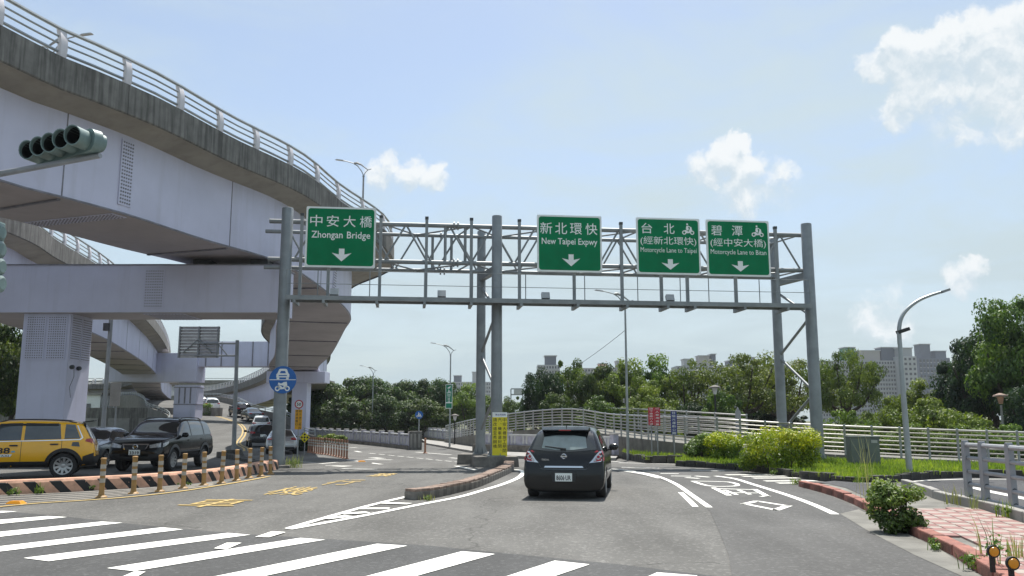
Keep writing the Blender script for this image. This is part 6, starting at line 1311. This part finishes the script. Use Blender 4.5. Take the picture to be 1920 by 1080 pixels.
# plant boxes and shed walls in the shade under the ramps
t = thing('underpass_wall', 'dark grey wall with pale shutters in the shade under the ramps', 'wall', (-46, 96, -.5))
k = MB(); k.box((-50, 104, 1.2), (30, .5, 3.6)); k.build('wall_panel', M_CONC_D, t, world=True)
for x in (-55.5, -51, -47.2, -43.5): k = MB(); k.box((x, 103.7, .8), (2.6, .1, 1.9)); k.build('shutter', M_CONC, t, world=True)
t = thing('site_office', 'small white site cabin under the far ramps', 'cabin', (-62, 118, -.7)); k = MB(); k.box((-60, 118, 2.2), (9, 4, 5.4)); k.build('wall', M_SWHITE, t, world=True); k = MB(); k.box((-60, 118, 5.0), (9.6, 4.6, .3)); k.build('roof', M_CONC, t, world=True)
for x in (-62.6, -60, -57.4):
    k = MB(); k.box((x, 115.95, 3.2), (1.3, .1, 1.0)); k.build('window', M_GLASS, t, world=True)
# ------------------------------------------------------------------ far buildings
def building(label, px0, px1, ytop, Y, wall, rows, cols, roofs=(), depth=18, balc=True, wfrac=.55, wm=None):
    x0, x1 = DX(px0, Y, 20).x, DX(px1, Y, 20).x; zt = D((px0 + px1) / 2, ytop, Y).z; w = x1 - x0
    t = thing('apartment_block', label, 'building', ((x0 + x1) / 2, Y + depth / 2, -.75))
    k = MB(); k.box(((x0 + x1) / 2, Y + depth / 2, (zt - .75) / 2), (w, depth, zt + .75)); k.build('wall', wall, t, world=True)
    fh = zt / rows; cw = w / cols; g = MB(); fr = MB(); bl = MB()
    for r_ in range(rows):
        z = zt - (r_ + .55) * fh
        for c in range(cols):
            x = x0 + (c + .5) * cw; wv = cw * wfrac * rnd.uniform(.8, 1.1); g.box((x, Y - .02, z), (wv, .12, fh * .5)); fr.box((x, Y - .1, z - fh * .28), (wv * 1.15, .3, fh * .06))
            if rnd.random() < .35: fr.box((x + wv * .1, Y - .25, z - fh * .36), (wv * .4, .5, fh * .2))
        if balc and r_: bl.box(((x0 + x1) / 2, Y - .35, z + fh * .45), (w * .985, .8, fh * .10))
    stuff(g.build('windows', wm or M_BWIN, t, world=True)); stuff(fr.build('window_sills', M_BTRIM, t, world=True))
    if balc: stuff(bl.build('balcony_slabs', M_BTRIM, t, world=True))
    for a, b, dz, mm in roofs:
        k = MB(); xa, xb = x0 + w * a, x0 + w * b; k.box(((xa + xb) / 2, Y + depth * .4, zt + dz / 2), (xb - xa, depth * .5, dz)); k.build('roof_house', mm, t, world=True)
        k = MB(); k.box(((xa + xb) / 2, Y + depth * .4, zt + dz + .25), (xb - xa + 1, depth * .55, .5)); k.build('roof_edge', M_BTRIM, t, world=True)
    return t
M_BW = mat('facade_white', (.34, .345, .35), .85, var=.06, scale=.05, dirt=.3, streak=True, dirtcol=(.3, .29, .28)); M_BP = mat('facade_pale', (.38, .35, .33), .85, var=.06, scale=.05); M_BG = mat('facade_blue_grey', (.095, .11, .145), .8, var=.08, scale=.05)
M_BWIN = mat('far_window', (.035, .04, .05), .4, var=.6, scale=.3); M_BTRIM = mat('facade_trim', (.42, .425, .43), .8, var=.05, scale=.2); M_BNET = mat('scaffold_net', (.03, .16, .08), .8)
building('long white apartment block with many rows of balconies behind the spreading trees', 1535, 1692, 676, 520, M_BW, 14, 30, [(.53, .78, 6, M_BP), (.80, .99, 8, M_BG), (.36, .48, 8, M_BNET)], wfrac=.62)
building('white tower with dark vertical window bands beside the curved lamp', 1689, 1722, 668, 515, M_BTRIM, 13, 4, [(.1, .9, 5, M_BW)], balc=False)
building('blue grey tower block with open roof frame', 1727, 1786, 671, 620, M_BG, 12, 9, [(.12, .45, 10, M_BG), (.6, .95, 5, M_BG)], balc=False)
building('low dark block below the blue grey tower', 1700, 1760, 716, 560, M_BG, 6, 10, balc=False)
building('white corner block rising over the leftmost park tree', 1008, 1050, 684, 480, M_BW, 12, 8, [(.35, .85, 5, M_BG)])
building('pale apartment row with round roof tanks above the middle trees', 1080, 1180, 690, 500, M_BP, 12, 18, [(.05, .13, 3, M_BW), (.45, .6, 2.5, M_PEACH), (.78, .9, 4, M_BW)])
building('pale apartment row with pavilion roofs beyond the rain trees', 1270, 1470, 686, 510, M_BW, 13, 34, [(.08, .16, 4, M_BW), (.22, .32, 6, M_BP), (.34, .38, 7, M_BG), (.5, .62, 3, M_BG), (.7, .75, 5, M_BW)])
building('distant hazy city blocks over the banyans', 850, 920, 716, 700, M_BW, 10, 16, [(.0, .2, 5, M_BG), (.5, .6, 8, M_BW)])
t = thing('far_gantry', 'distant overhead gantry frame seen between the trees', 'gantry', (DX(965, 300, 5).x, 300, -.7)); x0, x1 = DX(958, 300, 10).x, DX(980, 300, 10).x
for x in (x0, x1): k = MB(); k.box((x, 300, 5.6), (.4, .4, 12.6)); k.build('post', M_STEEL, t, world=True)
for z in (10.0, 12.0): k = MB(); k.box(((x0 + x1) / 2, 300, z), (x1 - x0, .4, .4)); k.build('beam', M_STEEL, t, world=True)
k = MB(); k.box(((x0 + x1) / 2 + .4, 299.6, 11), (x1 - x0 - 1.2, .2, 1.6)); k.build('board', M_SBACK, t, world=True)

# ------------------------------------------------------------------ light summer haze over the whole place
k = MB(); k.box((0, 380, 59), (1900, 1300, 122)); hz = stuff(k.build('haze', None))
hm = bpy.data.materials.new('haze'); hm.use_nodes = True; hm.node_tree.nodes.clear()
_o = hm.node_tree.nodes.new('ShaderNodeOutputMaterial'); _v = hm.node_tree.nodes.new('ShaderNodeVolumePrincipled'); _v.inputs['Density'].default_value = 0.0002; _v.inputs['Color'].default_value = (.86, .92, 1, 1); _v.inputs['Anisotropy'].default_value = 0.2
hm.node_tree.links.new(_v.outputs[0], _o.inputs['Volume']); hz.data.materials.clear(); hz.data.materials.append(hm)
tag(hz, 'thin pale summer haze in the air over the whole junction', 'haze')
# ------------------------------------------------------------------ vegetation
def leaf_cloud(mb, col, c, r, n, size, squash=.8, rg=rnd, shell=.45, droop=0.0, base=.5, asp=.55):
    for _ in range(n):
        while True:
            v = Vector((rg.uniform(-1, 1), rg.uniform(-1, 1), rg.uniform(-1, 1)))
            if .05 < v.length < 1: break
        v = v.normalized() * (shell + (1 - shell) * rg.random() ** .6)
        p = Vector(c) + Vector((v.x * r, v.y * r, v.z * r * squash))
        nrm = (v + Vector((rg.uniform(-.7, .7), rg.uniform(-.7, .7), rg.uniform(-.2, .9)))).normalized()
        a = nrm.orthogonal().normalized(); a.rotate(Matrix.Rotation(rg.random() * 6.28, 3, nrm)); b = nrm.cross(a)
        s = size * rg.uniform(.6, 1.3); L_ = s; W = s * asp
        dz = Vector((0, 0, -droop * s))
        mb.add([p - a * L_ * .5, p + b * W * .5 + dz * .2, p + a * L_ * .5 + dz, p - b * W * .5 + dz * .2], [(0, 1, 2, 3)])
        col.append(min(1, max(0, base + rg.gauss(0, .16))))
PROTO = {}
def tree_proto(key, h, w, trunk_h, mat_, blobs, leaves, size, seed, squash=.75, limbs=5, spread=1.0, gap=.0):
    rg = random.Random(seed); mb = MB(); col = []; T = MB()
    ends = []
    r0 = .035 * h; T.poly([(0, 0, -.1), (.02 * h, 0, trunk_h * .5), (0, .02 * h, trunk_h), (.0, .02 * h, trunk_h * 1.4)], r0, 8, radii=[r0 * 1.25, r0 * .9, r0 * .75, r0 * .4])
    for i in range(limbs):
        an = 2 * math.pi * (i + rg.random() * .6) / limbs; l = w * rg.uniform(.25, .42); z1 = trunk_h + (h - trunk_h) * rg.uniform(.3, .75)
        p0 = Vector((0, .02 * h, trunk_h * rg.uniform(.75, 1.0))); p2 = Vector((math.cos(an) * l, math.sin(an) * l, z1)); p1 = p0.lerp(p2, .5) + Vector((math.cos(an) * .1 * l, math.sin(an) * .1 * l, -.06 * h))
        T.poly(smoothline([p0, p1, p2], 3), .1, 6, radii=[r0 * .55 * (1 - .11 * j) for j in range(7)]); ends.append(p2)
    for i in range(blobs):
        an = rg.random() * 6.283; rr = math.sqrt(rg.random()) * w * .5 * .86; f = rr / (w * .5)
        zc = trunk_h + (h - trunk_h) * (rg.uniform(.12, .9) * (1 - .42 * f ** 2) + .02)
        br = w * rg.uniform(.085, .16) * spread
        if i % 6 == 0: rr *= 1.16; br *= .5; zc *= rg.uniform(.95, 1.08)
        leaf_cloud(mb, col, (math.cos(an) * rr, math.sin(an) * rr, zc), br, int(leaves * 1.3), size * .86, squash, rg, .35, .25, rg.uniform(.2, .8))
    t = bpy.data.objects.new('proto', None)
    crown = mb.build('crown', mat_, None, col=col, fixn=False); trunk = T.build('trunk', M_BARK, None, smooth=True)
    for o in (crown, trunk): COL.objects.unlink(o)
    PROTO[key] = (trunk, crown, h, w)
def plant(key, label, px, ytop, Y, wpx=None, zb=-.75, group=None, name='tree', cat='tree', rz=None):
    trunk, crown, h, w = PROTO[key]; zt = D(px, ytop, Y).z; b = DX(px, Y, 2); s = (zt - zb) / h; sw = s if wpx is None else (wpx / FPX * Y) / w
    t = thing(name, label, cat, (b.x, Y, zb), rnd.random() * 6.28 if rz is None else rz, group); t.scale = (sw, sw, s)
    for src, nm in ((trunk, 'trunk'), (crown, 'crown')): o = bpy.data.objects.new(nm, src.data); COL.objects.link(o); o.parent = t
    return t
tree_proto('ban1', 8.5, 9, 1.6, L_BANYAN, 85, 190, .40, 1); tree_proto('ban2', 8.5, 8, 1.4, L_BANYAN, 80, 190, .38, 2)
tree_proto('park1', 7.5, 6.5, 1.6, L_PARK, 74, 170, .28, 3, spread=.92); tree_proto('park2', 7.5, 6, 1.4, L_MID, 66, 180, .27, 4, squash=.9, spread=.92)
tree_proto('olive', 7.5, 9, 3.1, L_OLIVE, 64, 170, .26, 5, squash=.55, limbs=9, spread=.9); tree_proto('dark1', 9, 8, 2.0, L_DARK, 80, 190, .34, 6); tree_proto('bright', 10, 7, 2.5, L_MID, 75, 200, .30, 8)
tree_proto('shrub', 3.2, 4.5, .35, L_PARK, 46, 190, .19, 9, squash=.7, limbs=6); tree_proto('wispy', 8, 6, 2.4, L_OLIVE, 30, 120, .26, 10, squash=.8, limbs=9)
g1 = 'banyans along the far bank'
for px, yt, Y, k_, w in ((572, 722, 100, 'ban2', 70), (612, 706, 96, 'ban1', 120), (662, 699, 98, 'ban1', 130), (706, 697, 95, 'ban2', 110), (752, 706, 96, 'ban1', 120), (803, 700, 97, 'ban2', 110), (842, 706, 94, 'ban1', 100), (640, 735, 90, 'ban2', 110), (730, 735, 90, 'ban1', 120), (800, 740, 88, 'ban2', 100)):
    plant(k_, 'dark green banyan in the dense row across the bridge', px, yt, Y, w, group=g1)
plant('park1', 'light green tree at the end of the banyan row behind the green cycle sign', 885, 716, 88, 90); plant('park2', 'small rounded tree between the gantry posts and the far gantry', 960, 738, 84, 60); plant('park1', 'low green tree filling the gap left of the park trees', 925, 745, 90, 70)
plant('dark1', 'dark leaning evergreen at the near end of the park trees', 1018, 668, 58, 90); plant('park2', 'dark green tall tree second in the park row', 1068, 664, 60, 95); plant('ban1', 'deep green tree just before the tall lamp post', 1125, 672, 57, 110)
plant('park1', 'leafy green tree behind the tall lamp post', 1182, 668, 56, 120); plant('park1', 'tall bright green tree beyond the lamp post', 1232, 660, 60, 110); plant('wispy', 'thin half bare tree with visible branches', 1285, 664, 58, 105); plant('olive', 'broad olive tree with a forked trunk near the gantry', 1392, 654, 56, 210, rz=1.0)
plant('olive', 'olive tree behind the two right gantry posts', 1478, 664, 60, 190, rz=2.6); plant('olive', 'spreading olive tree beside the right gantry post', 1585, 648, 54, 150, rz=.3); plant('park2', 'bushy yellow green tree behind the park lantern', 1355, 715, 50, 85)
plant('park1', 'low green tree behind the red signs', 1225, 720, 50, 110); plant('park2', 'low tree behind the wall left of the red signs', 1130, 735, 52, 110); plant('ban2', 'low dense tree behind the fence bend', 1050, 725, 56, 100); plant('dark1', 'dark shrub tree in the shade of the olive trees', 1310, 740, 54, 90)
plant('dark1', 'shaded dark tree under the olive crowns', 1440, 735, 64, 130)
for px, yt, Y, k_, w, lab in ((1585, 762, 44, 'shrub', 120, 'rounded dark shrub behind the fence under the apartments'), (1668, 736, 46, 'shrub', 120, 'rounded green shrub behind the curved lamp'), (1762, 738, 43, 'shrub', 170, 'large olive brown shrub with dense dome'), (1735, 708, 52, 'park1', 110, 'green tree behind the dome shrubs'), (1840, 780, 40, 'shrub', 110, 'low shrub under the dark trees'),
                         (1815, 640, 50, 'dark1', 130, 'dark tall tree below the bright leaved tree'), (1870, 585, 47, 'dark1', 180, 'darkest tree at the edge of the park'), (1915, 520, 44, 'bright', 170, 'tall bright leaved tree towering over the dark trees'), (1940, 690, 40, 'dark1', 120, 'low dark tree behind the guard railing'), (1640, 770, 48, 'shrub', 100, 'small shrub between two larger domes'), (1545, 792, 41, 'shrub', 110, 'low shrub behind the fence beside the right gantry post'), (1470, 790, 44, 'shrub', 120, 'low shrub behind the fence and the golden hedge'), (1690, 788, 40, 'shrub', 110, 'low shrub behind the fence by the curved lamp'), (1900, 790, 38, 'shrub', 120, 'low shrub behind the fence beyond the guard railing'), (1780, 790, 39, 'shrub', 110, 'low shrub behind the fence under the olive brown dome')):
    plant(k_, lab, px, yt, Y, w)
plant('ban1', 'green tree showing between the near pier and the frame edge', -20, 585, 70, 150, zb=-.4); plant('bright', 'bright green tree beside the near pier', 20, 606, 76, 100, zb=-.4)
# golden hedges, near bushes
def bush(name, label, c, w, d, h, mat_, n, size, seed, cat='bush', squash=.8, dome=True, br=(.16, .26)):
    rg = random.Random(seed); mb = MB(); col = []; t = thing(name, label, cat, c)
    k = int(26 + w * 10)
    for i in range(k):
        x = rg.uniform(-.5, .5) * w * .86; y = rg.uniform(-.5, .5) * d * .8; f = 1 - .35 * (2 * x / w) ** 4; z = rg.uniform(.12, .88) * h * f; r_ = h * rg.uniform(*br)
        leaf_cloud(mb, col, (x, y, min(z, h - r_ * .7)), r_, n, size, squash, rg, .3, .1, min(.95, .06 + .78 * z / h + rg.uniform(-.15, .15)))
    T = MB()
    for i in range(7):
        an = rg.random() * 6.28; T.tube((rg.uniform(-.2, .2) * w, rg.uniform(-.2, .2) * d, -.05), (math.cos(an) * w * .35, math.sin(an) * d * .35, h * .7), .02, 5, .008)
    T.build('stem', M_BARK, t); mb.build('foliage', mat_, t, col=col, fixn=False); return t
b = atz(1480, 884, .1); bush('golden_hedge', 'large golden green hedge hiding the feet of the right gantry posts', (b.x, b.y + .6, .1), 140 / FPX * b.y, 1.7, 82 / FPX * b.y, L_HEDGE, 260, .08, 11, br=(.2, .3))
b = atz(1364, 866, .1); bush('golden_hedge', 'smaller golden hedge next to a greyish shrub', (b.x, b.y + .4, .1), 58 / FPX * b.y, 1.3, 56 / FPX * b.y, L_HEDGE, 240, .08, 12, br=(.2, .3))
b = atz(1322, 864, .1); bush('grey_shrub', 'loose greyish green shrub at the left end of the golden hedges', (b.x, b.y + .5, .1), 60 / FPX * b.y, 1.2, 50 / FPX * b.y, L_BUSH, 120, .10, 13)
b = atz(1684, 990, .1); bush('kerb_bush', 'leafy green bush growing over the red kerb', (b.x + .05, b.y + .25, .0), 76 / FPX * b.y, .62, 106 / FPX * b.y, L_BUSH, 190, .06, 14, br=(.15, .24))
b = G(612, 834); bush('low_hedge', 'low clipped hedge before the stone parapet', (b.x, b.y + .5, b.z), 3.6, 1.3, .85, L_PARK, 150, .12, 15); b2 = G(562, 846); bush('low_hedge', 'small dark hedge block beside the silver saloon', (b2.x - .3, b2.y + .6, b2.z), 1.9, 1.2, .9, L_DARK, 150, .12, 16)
b = G(537, 878); wc_ = (b.x + .1, b.y + .3, b.z)
p_, an_, pt_ = on_ramp(387, 104); bush('weed_clump', 'tall weeds growing at the edge of the ramp', tuple(p_), 1.1, .8, 1.6, L_BUSH, 60, .16, 18, cat='weeds')
def blades(mb, col, x, y, z, h, n, rg, spread=.12, w=.012, base=.5, curl=.5):
    for _ in range(n):
        an = rg.random() * 6.28; l = h * rg.uniform(.5, 1.1); ox, oy = rg.gauss(0, spread), rg.gauss(0, spread); d = Vector((math.cos(an), math.sin(an), 0)); q = Vector((-d.y, d.x, 0)) * w
        p0 = Vector((x + ox, y + oy, z)); p1 = p0 + d * l * .15 * curl + Vector((0, 0, l * .55)); p2 = p0 + d * l * .55 * curl + Vector((0, 0, l * .95))
        mb.add([p0 - q, p0 + q, p1 + q * .8, p1 - q * .8, p2], [(0, 1, 2, 3), (3, 2, 4)]); c = min(1, max(0, base + rg.gauss(0, .2))); col += [c, c]
rg = random.Random(21)
for poly, nm, den, z, hh in ((GP, lawn, 330, .11, .16), (GP2, lawn2, 300, .09, .17)):
    x0, x1 = min(p[0] for p in poly), max(p[0] for p in poly); y0, y1 = min(p[1] for p in poly), max(p[1] for p in poly); mb = MB(); col = []
    N_ = int((x1 - x0) * (y1 - y0) * den)
    for _ in range(N_):
        x, y = rg.uniform(x0, x1), rg.uniform(y0, y1)
        if inpoly(x, y, poly) and x < 22: blades(mb, col, x, y, z, hh * rg.uniform(.5, 1.5), 1, rg, .0, .013, .45 + .3 * math.sin(x * 1.7 + y) * math.cos(y * 1.3))
    o = mb.build('grass', L_GRASS, None, col=col, fixn=False); stuff(o); tag(o, 'short green grass on the lawn by the rail fence' if nm is lawn else 'patch of grass in front of the concrete wall', 'grass')
def tuft(label, c, h, n, m=L_GRASS, spread=.12, w=.010, name='weed_tuft', base=.5, curl=.5, leaves=0):
    t = thing(name, label, 'weeds', c); mb = MB(); col = []; blades(mb, col, 0, 0, 0, h, n, rg, spread, w, base, curl); mb.build('blades', m, t, col=col, fixn=False)
    if leaves:
        mb = MB(); col = []
        for i in range(6): leaf_cloud(mb, col, (rg.gauss(0, spread), rg.gauss(0, spread), h * rg.uniform(.2, .55)), h * .22, leaves, .05, .8, rg, .3, .1, .55)
        mb.build('leaves', L_BUSH, t, col=col, fixn=False)
    return t
c = atz(1640, 940, .1); tuft('tall pale reeds standing behind the kerb bush', (c.x, c.y + .2, .1), 1.7, 15, L_DRY, .12, .005, 'reed_clump', .7, .55)
for px, py, h, lab, m_, lv, z in ((1492, 909, .25, 'small leafy weed at the tip of the red kerb', L_GRASS, 20, 0), (1790, 946, .42, 'yellowish grass tuft at the end of the low kerb wall', L_DRY, 0, .12), (1830, 955, .38, 'dry grass clump under the guard railing', L_DRY, 0, .12), (1885, 970, .34, 'weeds leaning out from the railing foot', L_GRASS, 14, .12), (1745, 1032, .25, 'weed rooted in the gutter against the red kerb', L_BUSH, 24, 0), (1818, 1068, .28, 'trailing weed on the face of the red kerb', L_BUSH, 20, 0),
                              (1838, 1040, .55, 'tall thin weed stalk on the sidewalk edge', L_DRY, 0, .13), (1868, 1060, .55, 'leafy stalk beside the reflectors', L_BUSH, 10, .13), (1645, 975, .32, 'dry grass at the foot of the kerb bush', L_DRY, 0, 0), (25, 929, .25, 'weed sprouting at the foot of the striped kerb beside the taxi door', L_BUSH, 18, 0), (74, 926, .30, 'bushier weed at the striped kerb below the taxi wheel', L_GRASS, 24, 0), (178, 919, .2, 'small weed by the first lane bollard', L_BUSH, 14, 0), (800, 938, .16, 'tiny weed at the nose of the median', L_DRY, 8, 0),
                              (1450, 893, .3, 'weed hanging over the dark edging stones', L_BUSH, 16, 0), (1610, 910, .35, 'weed at the corner of the lawn edging', L_GRASS, 18, 0), (1905, 1045, .3, 'dry weeds by the reflector', L_DRY, 0, .13), (345, 911, .18, 'weed in the middle of the striped kerb foot', L_BUSH, 14, 0)):
    c = atz(px, py, z); tuft(lab, c, h, (22 if h < .5 else 4) if m_ is not L_BUSH else 6, m_, .07 if h < .5 else .02, .007, leaves=lv)

tuft('yellowish weeds at the foot of the left gantry post', wc_, .5, 60, L_DRY, .14, .008, leaves=18)
